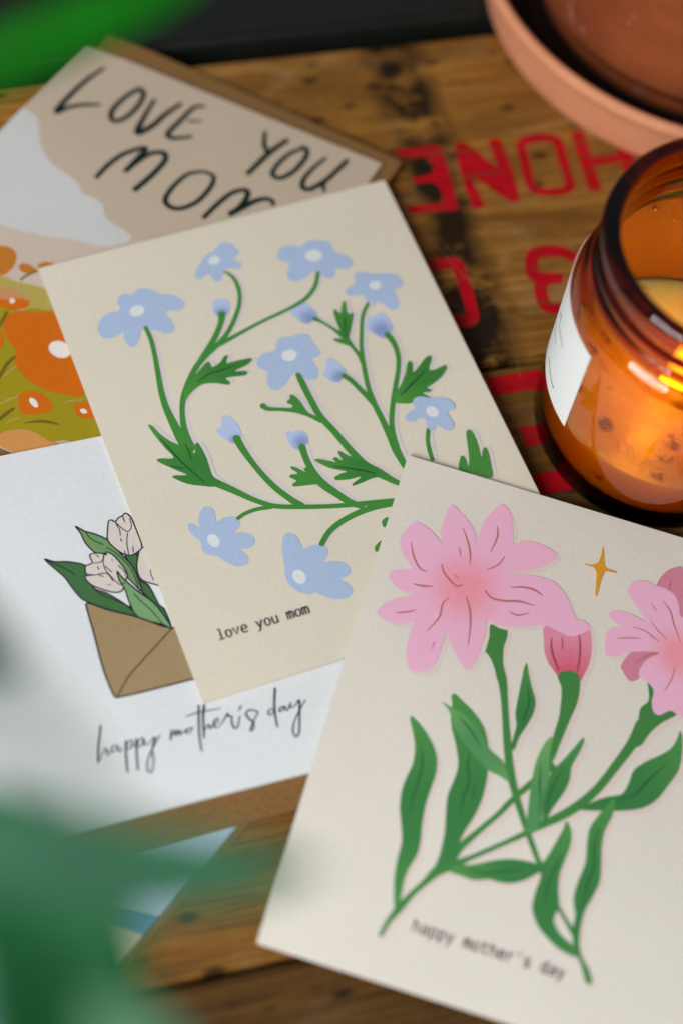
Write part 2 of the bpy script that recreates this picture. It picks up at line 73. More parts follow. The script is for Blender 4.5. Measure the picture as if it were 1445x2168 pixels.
  {'name':'printed_stem','ink':'green_two_ink','poly':[[22.19,25.24],[23.3,21.09],[23.38,19.19],[21.99,17.15],[21.84,14.88],[22.04,12.41],[21.24,9.02],[20.4,5.82],[23.73,6.89],[25.57,11.03],[27.85,14.6],[31.33,18.24],[29.35,19.2],[26.77,17.1],[25.53,17.34],[24.79,19.64],[24.7,23.15]],'under':1},
  {'name':'printed_stem','ink':'green_two_ink','line':[[-26.63,-57.8,1.08],[-25.7,-54.16,1.24],[-23.91,-50.07,1.87],[-22.01,-46.23,1.41],[-19.72,-42.58,1.57],[-17.41,-38.89,2.52],[-14.38,-36.62,2.21],[-11.11,-33.94,1.27],[-7.28,-30.73,1.21],[-3.16,-27.25,1.21],[0.68,-23.85,1.44],[4.52,-20.26,1.61]]},
  {'name':'printed_stem','ink':'green_two_ink','line':[[1.38,-22.87,1.76],[4.88,-19.82,2.03],[8.4,-16.74,2.22],[12.11,-12.61,2.3],[15.6,-7.31,2.17],[18.78,-0.23,2.26],[21.64,6.84,2.66],[23.21,12.75,3.44]]},
  {'name':'printed_stem','ink':'green_two_ink','line':[[-14.85,-34.77,2.22],[-13.65,-31.72,1.91],[-10.06,-26.2,1.44],[-6.42,-20.62,1.35],[-3.36,-15.16,1.46],[-0.36,-10.72,1.63],[3.4,-4.95,1.96]]},
  {'name':'printed_stem','ink':'green_two_ink','poly':[[-0.48,18.55],[-0.19,19.93],[1.96,21.12],[3.74,21.21],[4.99,20.32],[5.78,16.71],[5.86,12.91],[5.09,8.23],[4.34,3.61],[3.85,0.53],[1.92,-0.08],[2.83,3.75],[2.48,8.65],[1.63,13.77],[0.89,16.42]],'over':1},
  {'name':'printed_stem','ink':'green_two_ink','line':[[3.54,14.01,3.83],[3.65,8.15,2.86],[3.02,2.13,2.27],[2.68,-3.31,1.5],[0.46,-8.89,1.49],[-2.64,-13.88,1.41],[-5.66,-19.01,1.48]]},
  {'name':'printed_leaf','ink':'leaf_two_ink','poly':[[-8.99,19.75],[-7.75,16.96],[-6.2,13.74],[-4.53,10.58],[-4.21,7.38],[-4.94,3.86],[-6.22,-0.16],[-6.71,-3.9],[-7.82,-3.54],[-7.74,-1.01],[-7.73,2.6],[-8.68,5.57],[-9.02,10.24],[-9.19,14.63],[-9.36,18.32]],'veins':[[[-7.57,13.67,0.17],[-6.04,10.09,0.4],[-6.21,5.64,0.4],[-6.06,2.78,0.17]]],'vink':'vein_two_ink'},
  {'name':'printed_leaf','ink':'leaf_two_ink','poly':[[-33.74,-3.21],[-31.55,-4.32],[-28.96,-6.36],[-26.6,-8.83],[-24.8,-11.81],[-24.03,-15.43],[-24.19,-19.32],[-24.42,-23.55],[-24.09,-28.57],[-23.31,-33.4],[-23.25,-36.73],[-24.25,-40.36],[-24.64,-43.78],[-24.31,-48.57],[-25.26,-50.48],[-26.23,-47.54],[-27.23,-43.27],[-27.64,-38.77],[-27.73,-34.79],[-29.07,-30.48],[-30.4,-26.81],[-31.06,-22.54],[-30.77,-18.63],[-30.24,-14.95],[-30.76,-10.87],[-32.35,-7.09],[-33.78,-4.31]],'veins':[[[-29.59,-9.78,0.16],[-28.07,-13.55,0.39],[-27.75,-17.32,0.39],[-27.93,-22.93,0.39],[-27.75,-27.34,0.16]]],'vink':'vein_two_ink'},
  {'name':'printed_leaf','ink':'leaf_two_ink','poly':[[-24.75,5.9],[-22.15,4.53],[-18.92,2.65],[-15.86,-0.0],[-13.84,-3.32],[-12.39,-7.85],[-11.58,-12.53],[-11.4,-18.05],[-12.16,-23.11],[-13.45,-27.27],[-14.19,-30.88],[-14.54,-36.01],[-18.32,-39.18],[-18.07,-35.11],[-18.28,-29.8],[-19.11,-25.3],[-19.88,-20.39],[-19.46,-16.78],[-19.28,-12.17],[-21.01,-7.4],[-22.97,-3.73],[-24.23,-0.15],[-24.69,2.98],[-25.41,5.13]],'veins':[[[-17.37,-7.66,0.16],[-16.93,-11.42,0.39],[-15.56,-15.54,0.39],[-16.07,-19.53,0.39],[-15.4,-24.82,0.16]],[[-13.84,-15.0,0.16],[-13.82,-17.78,0.29],[-13.73,-19.48,0.13]]],'vink':'vein_two_ink'},
  {'name':'printed_leaf','ink':'light_leaf_ink','poly':[[-27.4,2.77],[-25.76,2.45],[-23.55,1.88],[-20.58,1.02],[-17.36,-0.85],[-14.63,-3.57],[-12.4,-5.72],[-8.45,-8.01],[-6.09,-12.19],[-8.6,-11.58],[-11.43,-11.08],[-15.38,-8.8],[-19.53,-5.85],[-22.75,-2.58],[-24.56,0.47],[-25.95,1.84]],'veins':[[[-22.28,0.29,0.17],[-18.78,-2.02,0.4],[-15.17,-5.53,0.16]]],'vink':'vein_two_ink'},
  {'name':'printed_leaf','ink':'light_leaf_ink','poly':[[1.25,2.18],[2.07,2.03],[2.07,-1.47],[3.01,-6.46],[3.85,-11.03],[3.94,-17.36],[3.16,-22.31],[0.76,-23.46],[0.35,-20.07],[-0.15,-16.28],[-0.64,-10.85],[-0.78,-5.23],[0.08,-0.46]],'veins':[[[0.58,-5.21,0.19],[1.51,-10.97,0.45],[2.29,-13.52,0.37],[2.87,-17.7,0.18]],[[3.31,-11.2,0.15],[3.45,-14.35,0.3],[3.58,-17.47,0.15]]],'vink':'vein_two_ink'},
  {'name':'printed_leaf','ink':'leaf_two_ink','poly':[[9.34,4.64],[9.78,3.88],[9.27,0.42],[8.2,-3.59],[8.41,-7.17],[7.8,-10.58],[6.12,-15.09],[4.8,-19.45],[4.17,-20.04],[3.73,-13.06],[3.46,-6.73],[5.4,-3.26],[7.56,1.11]],'veins':[[[6.47,-4.55,0.15],[4.86,-9.51,0.37],[4.43,-14.44,0.37],[4.66,-17.13,0.15]]],'vink':'vein_two_ink'},
  {'name':'printed_leaf','ink':'leaf_two_ink','poly':[[32.85,13.96],[33.73,12.37],[34.46,8.46],[34.41,3.52],[32.56,-1.13],[30.67,-5.35],[27.8,-8.45],[23.97,-10.45],[18.94,-12.16],[12.37,-13.83],[14.87,-11.14],[18.21,-8.68],[21.68,-6.79],[22.92,-3.37],[23.4,0.02],[25.88,3.26],[29.22,6.17],[31.47,8.74],[32.4,11.11]],'veins':[[[30.99,4.07,0.19],[27.22,-1.61,0.45],[25.27,-5.45,0.45],[21.26,-8.52,0.19]]],'vink':'vein_two_ink'},
  {'name':'printed_leaf','ink':'leaf_two_ink','poly':[[9.94,-17.64],[11.54,-19.68],[12.16,-22.99],[11.74,-26.6],[11.2,-30.98],[11.64,-34.64],[12.76,-38.8],[12.28,-40.81],[12.32,-42.65],[14.75,-45.22],[18.05,-46.77],[19.27,-48.95],[15.51,-48.65],[11.79,-46.87],[8.66,-44.52],[6.56,-41.09],[6.37,-37.03],[6.78,-33.12],[6.04,-30.68],[7.14,-28.04],[8.45,-23.77],[9.5,-19.93]],'veins':[[[10.52,-26.21,0.18],[9.36,-31.17,0.36],[8.91,-35.86,0.43],[9.36,-39.47,0.18]]],'vink':'vein_two_ink'},
  {'name':'printed_leaf','ink':'leaf_two_ink','poly':[[20.1,-8.49],[20.55,-9.74],[20.63,-12.89],[19.6,-17.15],[19.65,-21.03],[20.54,-26.16],[20.94,-29.85],[20.11,-33.89],[19.03,-37.6],[18.81,-41.76],[19.36,-46.0],[20.72,-48.87],[22.62,-50.82],[24.13,-53.6],[23.55,-54.31],[22.58,-54.07],[20.75,-50.67],[18.62,-47.69],[17.03,-43.78],[16.89,-39.76],[15.62,-35.66],[15.82,-31.44],[16.58,-26.24],[15.93,-21.42],[15.86,-17.54],[17.59,-13.06],[19.21,-9.77]],'veins':[[[18.01,-16.87,0.18],[17.87,-21.59,0.44],[18.77,-26.71,0.44],[18.17,-31.85,0.44],[17.91,-37.58,0.18]]],'vink':'vein_two_ink'},
  {'name':'printed_stem','ink':'green_two_ink','line':[[12.58,-38.85,1.01],[15.03,-41.44,1.0],[17.38,-43.68,1.43]]},
  {'name':'printed_leaf','ink':'leaf_two_ink','poly':[[-14.6,-38.35],[-11.93,-38.51],[-9.26,-38.67],[-7.1,-38.16],[-5.0,-37.34],[-2.72,-37.29],[0.1,-36.74],[3.01,-35.18],[5.17,-33.18],[6.73,-31.37],[5.83,-30.31],[2.53,-30.34],[-1.26,-31.03],[-5.18,-32.58],[-7.78,-34.06],[-10.11,-35.29],[-13.16,-36.24]],'veins':[[[-10.41,-36.71,0.16],[-5.99,-35.99,0.38],[-1.52,-34.1,0.38],[3.01,-32.36,0.16]]],'vink':'vein_two_ink'},
 ],
 'white':[
  {'name':'printed_stem','ink':'tulip_dark_ink','poly':[[-6.82,15.38],[-3.76,15.03],[-4.55,7.03],[-2.92,5.08],[-1.57,-1.0],[-0.52,-2.41],[-0.08,-7.81],[-3.52,1.0],[-5.38,4.92],[-5.85,10.45]],'outline':0.39,'sharp':1},
  {'name':'printed_leaf','ink':'tulip_dark_ink','poly':[[-27.33,18.8],[-25.03,17.47],[-21.44,16.59],[-17.42,14.44],[-16.74,11.17],[-16.79,7.72],[-13.86,5.47],[-9.46,0.57],[-7.56,-3.13],[-13.63,0.27],[-18.66,3.79],[-20.62,5.79],[-22.24,9.44],[-23.33,12.4],[-25.41,15.62]],'outline':0.38,'sharp':1,'veins':[[[-27.33,18.8,0.27],[-25.43,17.17,0.27],[-22.8,14.98,0.27],[-20.57,12.5,0.27]],[[-16.79,7.72,0.27],[-15.24,5.42,0.27],[-11.74,2.65,0.27],[-8.57,-0.03,0.27]]],'vink':'navy_ink'},
  {'name':'printed_leaf','ink':'tulip_light_ink','poly':[[-17.61,26.3],[-16.52,25.24],[-15.35,24.17],[-13.48,23.12],[-10.25,20.35],[-8.06,16.08],[-5.68,11.19],[-5.04,6.38],[-4.97,3.66],[-7.66,8.56],[-8.97,11.99],[-11.44,16.5],[-14.04,17.33],[-16.07,20.78],[-16.75,24.11]],'outline':0.39,'sharp':1,'veins':[[[-15.35,24.17,0.28],[-14.47,21.77,0.28],[-11.69,19.32,0.27]],[[-11.03,18.37,0.27],[-8.8,15.86,0.27],[-6.18,10.53,0.27],[-5.54,4.19,0.27]]],'vink':'navy_ink'},
  {'name':'printed_tulip','ink':'tulip_white_ink','poly':[[-2.09,16.2],[-4.1,12.76],[-4.78,9.8],[-4.22,6.95],[-0.62,4.52],[1.33,2.5],[1.61,12.54]],'outline':0.39,'sharp':1,'veins':[[[-1.4,9.36,0.27],[-1.58,7.85,0.27],[-1.26,6.22,0.27]]],'vink':'navy_ink'},
  {'name':'printed_tulip','ink':'tulip_white_ink','poly':[[-10.29,20.17],[-9.7,23.2],[-8.88,25.8],[-7.98,25.91],[-7.25,25.21],[-6.17,26.15],[-5.03,26.49],[-4.19,27.09],[-3.44,26.51],[-2.86,25.16],[-2.23,20.2],[-2.09,16.2],[-3.76,15.03],[-5.25,14.61],[-6.86,15.19],[-8.55,16.98]],'outline':0.39,'sharp':1,'veins':[[[-7.25,25.21,0.28],[-6.38,23.6,0.28],[-4.72,21.6,0.28],[-3.38,22.88,0.28],[-3.37,25.28,0.28]],[[-4.81,21.22,0.28],[-5.65,18.25,0.28],[-5.87,14.95,0.27]],[[-7.17,24.79,0.28],[-6.64,22.46,0.28],[-6.81,20.91,0.28]],[[-6.78,16.35,0.27],[-6.7,15.15,0.27]],[[-4.37,16.95,0.28],[-4.59,15.23,0.27]],[[-4.91,26.25,0.28],[-4.87,24.84,0.28],[-4.75,24.61,0.28]],[[-7.02,19.97,0.28],[-6.79,19.12,0.28]]],'vink':'navy_ink'},
  {'name':'printed_tulip','ink':'tulip_white_ink','poly':[[-15.8,17.17],[-14.04,17.33],[-12.1,16.66],[-11.52,16.13],[-11.48,17.1],[-9.87,15.73],[-8.23,12.2],[-7.49,9.3],[-8.56,7.63],[-9.79,5.23],[-11.86,5.17],[-14.31,6.53],[-17.25,8.79],[-18.25,11.35],[-16.01,11.38],[-17.76,12.0],[-17.46,14.26],[-15.62,14.78]],'outline':0.38,'sharp':1,'veins':[[[-15.62,14.78,0.27],[-13.24,14.59,0.27],[-12.1,16.66,0.27]],[[-12.18,16.29,0.27],[-12.83,14.1,0.27],[-12.74,12.13,0.27],[-11.59,9.53,0.27],[-10.07,7.03,0.27],[-8.64,7.26,0.27]],[[-16.05,11.2,0.27],[-12.66,10.95,0.27],[-11.51,8.35,0.27]],[[-12.54,13.06,0.27],[-11.27,11.0,0.27]],[[-9.22,12.44,0.27],[-7.99,10.2,0.27],[-8.07,9.05,0.27]],[[-13.01,7.75,0.27],[-12.36,7.59,0.27]],[[-14.7,11.06,0.27],[-13.68,10.23,0.27]],[[-14.55,13.35,0.27],[-14.38,12.53,0.27]],[[-10.49,14.51,0.27],[-10.37,14.28,0.27]],[[-14.16,16.77,0.27],[-13.62,16.05,0.27]]],'vink':'navy_ink'},
  {'name':'printed_leaf','ink':'tulip_front_ink','poly':[[-9.91,10.86],[-9.22,9.33],[-7.99,7.1],[-6.2,4.35],[-3.52,1.0],[-1.82,-2.08],[0.16,-8.25],[-1.86,-6.62],[-7.56,-3.13],[-8.81,1.93],[-9.05,5.43],[-9.87,7.95]],'outline':0.38,'sharp':1,'veins':[[[-7.06,3.6,0.27],[-5.88,1.21,0.27],[-3.86,-1.96,0.27],[-1.86,-6.62,0.27]]],'vink':'navy_ink'},
  {'name':'printed_envelope','ink':'kraft_ink','poly':[[-19.24,3.93],[-14.85,0.95],[-7.56,-3.13],[0.16,-8.25],[5.78,-7.76],[10.3,-22.69],[1.68,-23.08],[-17.5,-23.28],[-18.38,-21.26],[-19.23,-14.51],[-19.42,-4.5],[-19.64,1.57]],'outline':0.46,'sharp':1,'veins':[[[-0.05,-8.38,0.34],[-8.9,-14.91,0.33],[-13.82,-18.79,0.33],[-17.5,-23.28,0.33]]],'vink':'navy_ink'},
  {'name':'script_lettering','ink':'navy_ink','strokes':[[[-22.96,-29.55,0.43],[-23.65,-31.59,0.42],[-24.83,-35.47,0.42],[-25.52,-38.67,0.36]],[[-25.38,-38.45,0.24],[-24.36,-37.15,0.24],[-23.35,-35.86,0.24],[-22.83,-35.73,0.3],[-23.01,-36.98,0.3],[-22.69,-37.33,0.24],[-21.73,-36.27,0.24]],[[-20.12,-35.64,0.24],[-20.79,-35.36,0.3],[-21.67,-36.03,0.3],[-21.6,-36.83,0.24],[-20.85,-36.76,0.24],[-20.03,-35.93,0.3],[-20.1,-36.69,0.24],[-19.84,-37.28,0.24],[-19.07,-36.44,0.24]],[[-17.84,-34.92,0.42],[-18.56,-38.13,0.42],[-19.21,-42.73,0.36]],[[-18.34,-37.15,0.24],[-17.68,-35.75,0.24],[-16.69,-35.06,0.3],[-16.46,-35.8,0.3],[-17.21,-36.91,0.24],[-18.16,-37.19,0.24],[-16.98,-36.97,0.24],[-15.82,-36.22,0.24]],[[-15.3,-35.04,0.42],[-16.06,-38.78,0.42],[-16.7,-42.87,0.36]],[[-15.72,-37.3,0.24],[-15.01,-35.91,0.24],[-13.85,-35.16,0.3],[-13.74,-35.97,0.3],[-14.51,-36.98,0.24],[-15.56,-37.24,0.24],[-14.54,-37.08,0.24],[-13.42,-35.9,0.3],[-13.72,-36.76,0.3],[-13.35,-37.28,0.24],[-12.21,-36.63,0.24],[-10.79,-35.84,0.36],[-12.2,-38.73,0.36],[-12.4,-41.28,0.3],[-13.46,-44.12,0.3],[-14.21,-44.18,0.3],[-14.39,-42.84,0.3],[-13.5,-40.48,0.3],[-11.51,-37.86,0.24],[-9.47,-35.49,0.24]],[[-6.35,-34.97,0.37],[-7.23,-37.38,0.36]],[[-7.02,-36.91,0.24],[-5.41,-35.21,0.31],[-5.68,-36.73,0.3],[-4.47,-35.45,0.31],[-4.59,-36.74,0.3],[-3.63,-36.09,0.24],[-2.3,-35.74,0.31],[-3.09,-36.33,0.31],[-2.72,-36.85,0.24],[-1.84,-36.55,0.24],[-1.55,-35.77,0.24],[-2.12,-35.63,0.24],[-1.03,-35.69,0.24]],[[1.65,-30.33,0.43],[0.64,-34.63,0.43],[-0.16,-38.67,0.37],[-0.53,-42.16,0.3]],[[3.02,-30.52,0.55],[2.05,-33.39,0.49],[0.92,-38.95,0.37]],[[1.2,-37.43,0.24],[2.53,-35.91,0.24],[3.0,-36.04,0.31],[2.85,-37.06,0.31],[3.82,-36.4,0.24],[5.29,-35.55,0.31],[5.34,-34.76,0.25],[4.34,-35.31,0.31],[4.11,-36.85,0.31],[4.91,-37.06,0.24],[6.11,-36.3,0.25],[7.51,-34.78,0.31],[8.18,-34.15,0.37]],[[-2.12,-32.33,0.25],[1.85,-32.16,0.31],[6.83,-32.46,0.18]],[[8.18,-34.15,0.37],[8.1,-35.04,0.37],[8.93,-35.15,0.31],[8.55,-36.65,0.37],[8.78,-38.31,0.37],[9.65,-38.27,0.31],[10.89,-35.64,0.25]],[[11.86,-33.09,0.37],[11.38,-33.73,0.31],[10.97,-34.16,0.18]],[[15.66,-35.68,0.25],[14.57,-34.97,0.31],[13.38,-34.67,0.37],[12.54,-35.53,0.37],[13.02,-36.99,0.37],[13.78,-37.99,0.37],[13.31,-39.74,0.31],[12.56,-40.08,0.31],[13.04,-38.87,0.25],[14.31,-37.32,0.25],[15.63,-35.78,0.25]],[[19.5,-35.69,0.25],[18.4,-35.95,0.31],[17.99,-36.92,0.31],[18.85,-37.14,0.25],[19.76,-36.03,0.25]],[[21.38,-30.62,0.5],[19.97,-35.27,0.43],[19.35,-39.42,0.37],[19.39,-40.77,0.25]],[[22.51,-35.91,0.25],[21.48,-35.92,0.31],[20.87,-36.85,0.31],[21.76,-36.8,0.25],[22.56,-35.93,0.31],[22.45,-36.71,0.25],[22.95,-37.11,0.25],[24.21,-35.37,0.31],[23.81,-36.24,0.31],[24.37,-36.66,0.25],[25.61,-35.89,0.25],[26.45,-35.29,0.43],[25.42,-39.35,0.37],[24.2,-43.33,0.37],[23.24,-44.42,0.31],[22.7,-43.21,0.31],[23.42,-40.99,0.31],[25.46,-38.29,0.25],[28.02,-35.58,0.25]]]},
 ],
 'love':[
  {'name':'printed_mountain','ink':'cloud_ink','poly':[[-56.59,35.9],[-54.41,37.07],[-51.23,36.56],[-48.38,35.13],[-45.32,30.9],[-42.29,26.72],[-38.54,23.69],[-34.06,21.8],[-29.5,20.69],[-25.38,19.36],[-22.26,16.83],[-18.37,16.81],[-15.04,15.8],[-12.32,12.43],[-8.51,11.03],[-4.39,10.49],[-1.75,9.17],[-1.94,7.05],[-6.67,2.88],[-10.87,1.66],[-17.2,0.34],[-24.07,-1.95],[-32.81,-3.87],[-37.92,-4.54],[-52.02,-8.62],[-64.34,2.12],[-63.04,22.86]]},
  {'name':'printed_plain','ink':'sand_ink','poly':[[-52.02,-8.62],[-37.92,-4.54],[-32.81,-3.87],[-24.07,-1.95],[-17.2,0.34],[-10.87,1.66],[-6.67,2.88],[-1.94,7.05],[2.82,10.24],[12.64,2.1],[9.89,-31.19],[-36.08,-42.72]]},
  {'name':'printed_meadow','ink':'olive_pale_ink','poly':[[-45.45,-29.22],[-31.05,-22.1],[-28.21,-20.61],[-26.4,-19.88],[-23.68,-20.03],[-20.71,-19.37],[-18.03,-18.86],[-15.35,-18.35],[-10.74,-18.62],[-3.08,-19.05],[3.61,-24.34],[-10.4,-25.53],[-22.48,-30.09],[-37.66,-41.55]]},
  {'name':'printed_meadow','ink':'olive_ink','poly':[[-38.49,-40.24],[-25.9,-30.56],[-22.88,-29.42],[-17.85,-28.55],[-14.01,-25.66],[-10.23,-24.56],[-8.36,-22.7],[-1.14,-22.45],[3.61,-24.34],[29.29,-50.88],[23.75,-59.74],[16.38,-59.14],[11.67,-63.17],[6.66,-72.49],[-0.39,-83.91],[-23.87,-80.27]]},
  {'name':'printed_flower','ink':'orange_dull_ink','poly':[[-33.86,-11.25],[-32.03,-10.52],[-29.67,-10.66],[-27.66,-12.12],[-26.57,-15.21],[-26.76,-18.03],[-27.56,-19.82],[-31.05,-22.1],[-35.7,-18.19],[-36.52,-13.12]]},
  {'name':'printed_flower','ink':'orange_dull_ink','poly':[[-25.43,-14.61],[-24.59,-13.48],[-22.95,-13.08],[-20.8,-13.54],[-19.82,-13.93],[-20.56,-15.22],[-22.55,-16.28],[-24.21,-16.01]]},
  {'name':'printed_flower','ink':'orange_dull_ink','poly':[[-20.64,-12.54],[-19.92,-10.57],[-17.52,-9.53],[-15.76,-9.97],[-17.45,-12.23],[-19.55,-13.11]]},
  {'name':'printed_stem','ink':'moss_ink','line':[[-22.32,-18.87,0.65],[-21.57,-16.67,0.78],[-20.19,-14.58,0.72],[-19.57,-13.71,0.33]]},
  {'name':'printed_flower','ink':'orange_ink','poly':[[-26.2,-27.62],[-24.92,-26.05],[-23.22,-25.16],[-21.03,-24.46],[-18.85,-23.76],[-16.2,-24.15],[-15.91,-26.21],[-17.38,-28.09],[-19.92,-29.42],[-22.88,-29.42]],'eye':[[-20.01,-25.93],[-19.87,-26.31],[-19.89,-26.69],[-20.06,-26.99],[-20.37,-27.15],[-20.73,-27.14],[-21.09,-26.95],[-21.37,-26.64],[-21.51,-26.25],[-21.49,-25.87],[-21.31,-25.57],[-21.01,-25.41],[-20.64,-25.43],[-20.29,-25.61]]},
  {'name':'printed_flower','ink':'peach_ink','poly':[[-26.2,-27.62],[-26.38,-25.48],[-25.74,-24.7],[-24.44,-23.13],[-22.25,-22.42],[-19.45,-22.74],[-16.3,-23.98],[-18.44,-24.44],[-20.63,-25.14],[-21.56,-26.07],[-24.1,-27.41]]},
  {'name':'printed_flower','ink':'orange_ink','poly':[[-18.42,-34.98],[-19.26,-32.36],[-18.29,-29.66],[-15.77,-27.69],[-12.37,-26.57],[-9.46,-24.6],[-5.09,-24.52],[4.61,-32.47],[12.79,-44.25],[7.83,-46.82],[2.68,-47.83],[-2.22,-47.45],[-6.42,-45.85],[-9.54,-43.67],[-11.21,-40.28],[-13.3,-39.22],[-16.27,-37.33]],'eye':[[2.85,-34.21],[2.78,-35.35],[2.08,-36.31],[0.89,-36.91],[-0.57,-37.02],[-2.0,-36.62],[-3.12,-35.79],[-3.71,-34.69],[-3.65,-33.54],[-2.95,-32.57],[-1.75,-31.97],[-0.29,-31.87],[1.15,-32.27],[2.26,-33.11]]},
  {'name':'printed_flower','ink':'orange_ink','poly':[[-18.46,-36.74],[-16.83,-37.62],[-15.3,-39.84],[-15.29,-41.98],[-17.32,-43.46],[-20.22,-41.11],[-20.9,-37.58]]},
  {'name':'printed_flower','ink':'orange_ink','poly':[[-1.9,-54.34],[-2.57,-52.62],[-1.72,-50.73],[0.48,-49.59],[2.88,-49.39],[5.46,-50.12],[7.2,-51.28],[7.21,-53.12],[6.03,-54.76],[4.03,-56.2],[1.75,-57.17],[-0.45,-56.47]],'eye':[[3.74,-53.68],[3.47,-53.97],[2.92,-54.04],[2.21,-53.89],[1.47,-53.54],[0.85,-53.07],[0.48,-52.56],[0.42,-52.11],[0.69,-51.83],[1.23,-51.75],[1.95,-51.9],[2.69,-52.25],[3.3,-52.73],[3.68,-53.24]]},
  {'name':'printed_flower','ink':'orange_ink','poly':[[12.69,-49.67],[12.51,-48.12],[13.89,-46.79],[17.28,-45.24],[20.99,-48.66],[18.34,-50.23],[15.33,-51.18]],'eye':[[16.55,-48.95],[16.51,-49.26],[16.28,-49.52],[15.9,-49.69],[15.44,-49.72],[15.0,-49.62],[14.67,-49.4],[14.5,-49.11],[14.53,-48.8],[14.76,-48.54],[15.15,-48.37],[15.6,-48.34],[16.04,-48.44],[16.38,-48.66]]},
  {'name':'printed_mound','ink':'tan_ink','poly':[[-6.83,-73.49],[-0.98,-65.67],[0.63,-63.63],[3.16,-61.93],[5.79,-60.97],[8.69,-61.09],[11.76,-61.52],[14.92,-61.49],[10.77,-67.61],[7.56,-73.99],[4.45,-77.55],[-3.13,-79.48]]},
  {'name':'printed_grass','ink':'moss_ink','line':[[-1.82,-57.17,0.93],[-2.7,-59.27,1.18],[-3.4,-61.66,1.11],[-3.91,-64.36,0.62]]},
  {'name':'printed_grass','ink':'moss_ink','line':[[3.23,-59.66,0.31],[6.5,-57.37,0.87],[9.41,-56.27,0.81],[11.82,-55.84,0.31]]},
  {'name':'printed_grass','ink':'moss_ink','line':[[-10.32,-42.37,0.76],[-10.9,-45.65,1.07],[-10.43,-50.03,0.94]]},
  {'name':'printed_grass','ink':'moss_ink','line':[[-19.98,-30.55,0.96],[-19.5,-33.8,0.96],[-19.42,-36.37,0.64]]},
  {'name':'printed_grass','ink':'olive_pale_ink','line':[[-2.79,-53.15,0.44],[-4.41,-55.23,0.62],[-5.85,-57.62,0.44]]},
  {'name':'printed_grass','ink':'olive_pale_ink','line':[[1.31,-58.82,0.31],[-0.49,-60.57,0.5],[-1.02,-62.06,0.25]]},
  {'name':'printed_grass','ink':'olive_pale_ink','line':[[-8.21,-44.67,0.32],[-8.99,-47.61,0.5],[-9.88,-49.75,0.31]]},
  {'name':'printed_grass','ink':'olive_pale_ink','line':[[9.3,-49.37,0.25],[11.14,-47.59,0.44],[13.71,-45.85,0.25]]},
  {'name':'painted_letter','ink':'letter_ink','strokes':[[[-41.23,62.75,1.17],[-43.28,56.65,1.64],[-44.71,49.04,1.74],[-45.24,40.52,1.84],[-42.78,43.71,1.5],[-39.33,46.69,1.39],[-34.94,49.05,1.04]]]},
  {'name':'painted_letter','ink':'letter_ink','strokes':[[[-27.35,60.68,1.63],[-29.51,55.74,1.63],[-30.46,49.22,1.73],[-29.29,46.13,1.61],[-27.13,45.82,1.61],[-25.23,49.06,1.62],[-24.37,54.74,1.62],[-25.28,59.53,1.63],[-27.51,60.45,1.63]]]},
  {'name':'painted_letter','ink':'letter_ink','strokes':[[[-21.13,58.74,1.28],[-20.71,52.23,1.5],[-19.46,44.78,2.07],[-16.77,49.16,1.96],[-15.43,55.07,1.74],[-13.26,61.1,1.39]]]},
  {'name':'painted_letter','ink':'letter_ink','strokes':[[[-6.37,63.69,1.05],[-8.88,61.96,1.39],[-10.23,54.89,1.62],[-11.06,48.55,1.72],[-8.77,47.95,1.49],[-4.26,51.1,1.15]],[[-8.03,56.08,0.81],[-4.5,57.97,0.69]]]},
  {'name':'painted_letter','ink':'letter_ink','strokes':[[[14.75,63.36,1.15],[16.86,58.62,1.38],[18.89,56.79,1.49]],[[22.16,63.66,1.61],[19.77,57.26,1.83],[18.41,51.12,1.71],[17.51,46.34,1.59]]]},
  {'name':'painted_letter','ink':'letter_ink','strokes':[[[28.3,63.65,1.38],[25.33,59.51,1.38],[23.8,53.63,1.48],[24.18,49.54,1.48],[26.98,49.46,1.59],[29.29,53.7,1.59],[30.13,59.9,1.6],[29.16,63.02,1.49],[27.28,63.47,1.15]]]},
  {'name':'painted_letter','ink':'letter_ink','strokes':[[[35.63,62.84,1.03],[33.99,57.64,1.26],[33.3,52.26,1.48],[34.46,49.33,1.58],[36.69,49.81,1.7],[39.25,54.72,1.59],[40.68,59.77,1.6],[41.77,65.03,1.49]],[[39.25,54.72,1.36],[39.63,52.79,1.25],[40.92,51.01,0.79]]]},
  {'name':'painted_letter','ink':'letter_ink','strokes':[[[-21.76,23.76,1.35],[-21.06,29.45,1.58],[-18.9,35.63,1.59],[-14.34,40.59,1.6],[-14.52,35.81,1.7],[-15.32,29.67,1.58],[-14.19,34.2,1.59],[-11.97,39.33,1.59],[-8.65,41.47,1.71],[-6.86,39.19,1.7],[-7.61,32.36,1.81],[-9.43,25.05,1.8]]]},
  {'name':'painted_letter','ink':'letter_ink','strokes':[[[5.19,40.61,1.13],[1.74,37.7,1.36],[0.06,31.5,1.46],[0.26,26.01,1.57],[2.85,24.26,1.56],[6.13,25.31,1.56],[9.11,30.02,1.57],[9.97,36.78,1.47],[8.88,40.44,1.25],[5.62,40.84,1.02]]]},
  {'name':'painted_letter','ink':'letter_ink','strokes':[[[13.55,25.33,1.45],[14.71,31.47,1.57],[16.6,37.36,1.58],[19.48,40.31,1.58],[21.19,39.11,1.69],[21.14,33.85,1.68],[19.61,29.92,1.79],[22.0,34.3,2.02],[24.04,37.82,1.8],[26.21,40.02,1.58],[28.43,40.5,1.35],[29.68,39.08,1.01]]]},
 ],
 'blue':[
  {'name':'printed_wave','ink':'wave_ink','poly':[[-1.26,-12.17],[24.99,12.85],[30.71,22.22],[37.31,26.81],[41.06,29.82],[47.14,32.62],[53.64,35.75],[59.63,37.8],[58.55,30.82],[50.3,28.98],[43.55,27.0],[35.39,17.08],[31.47,5.92],[10.55,-23.69]]},
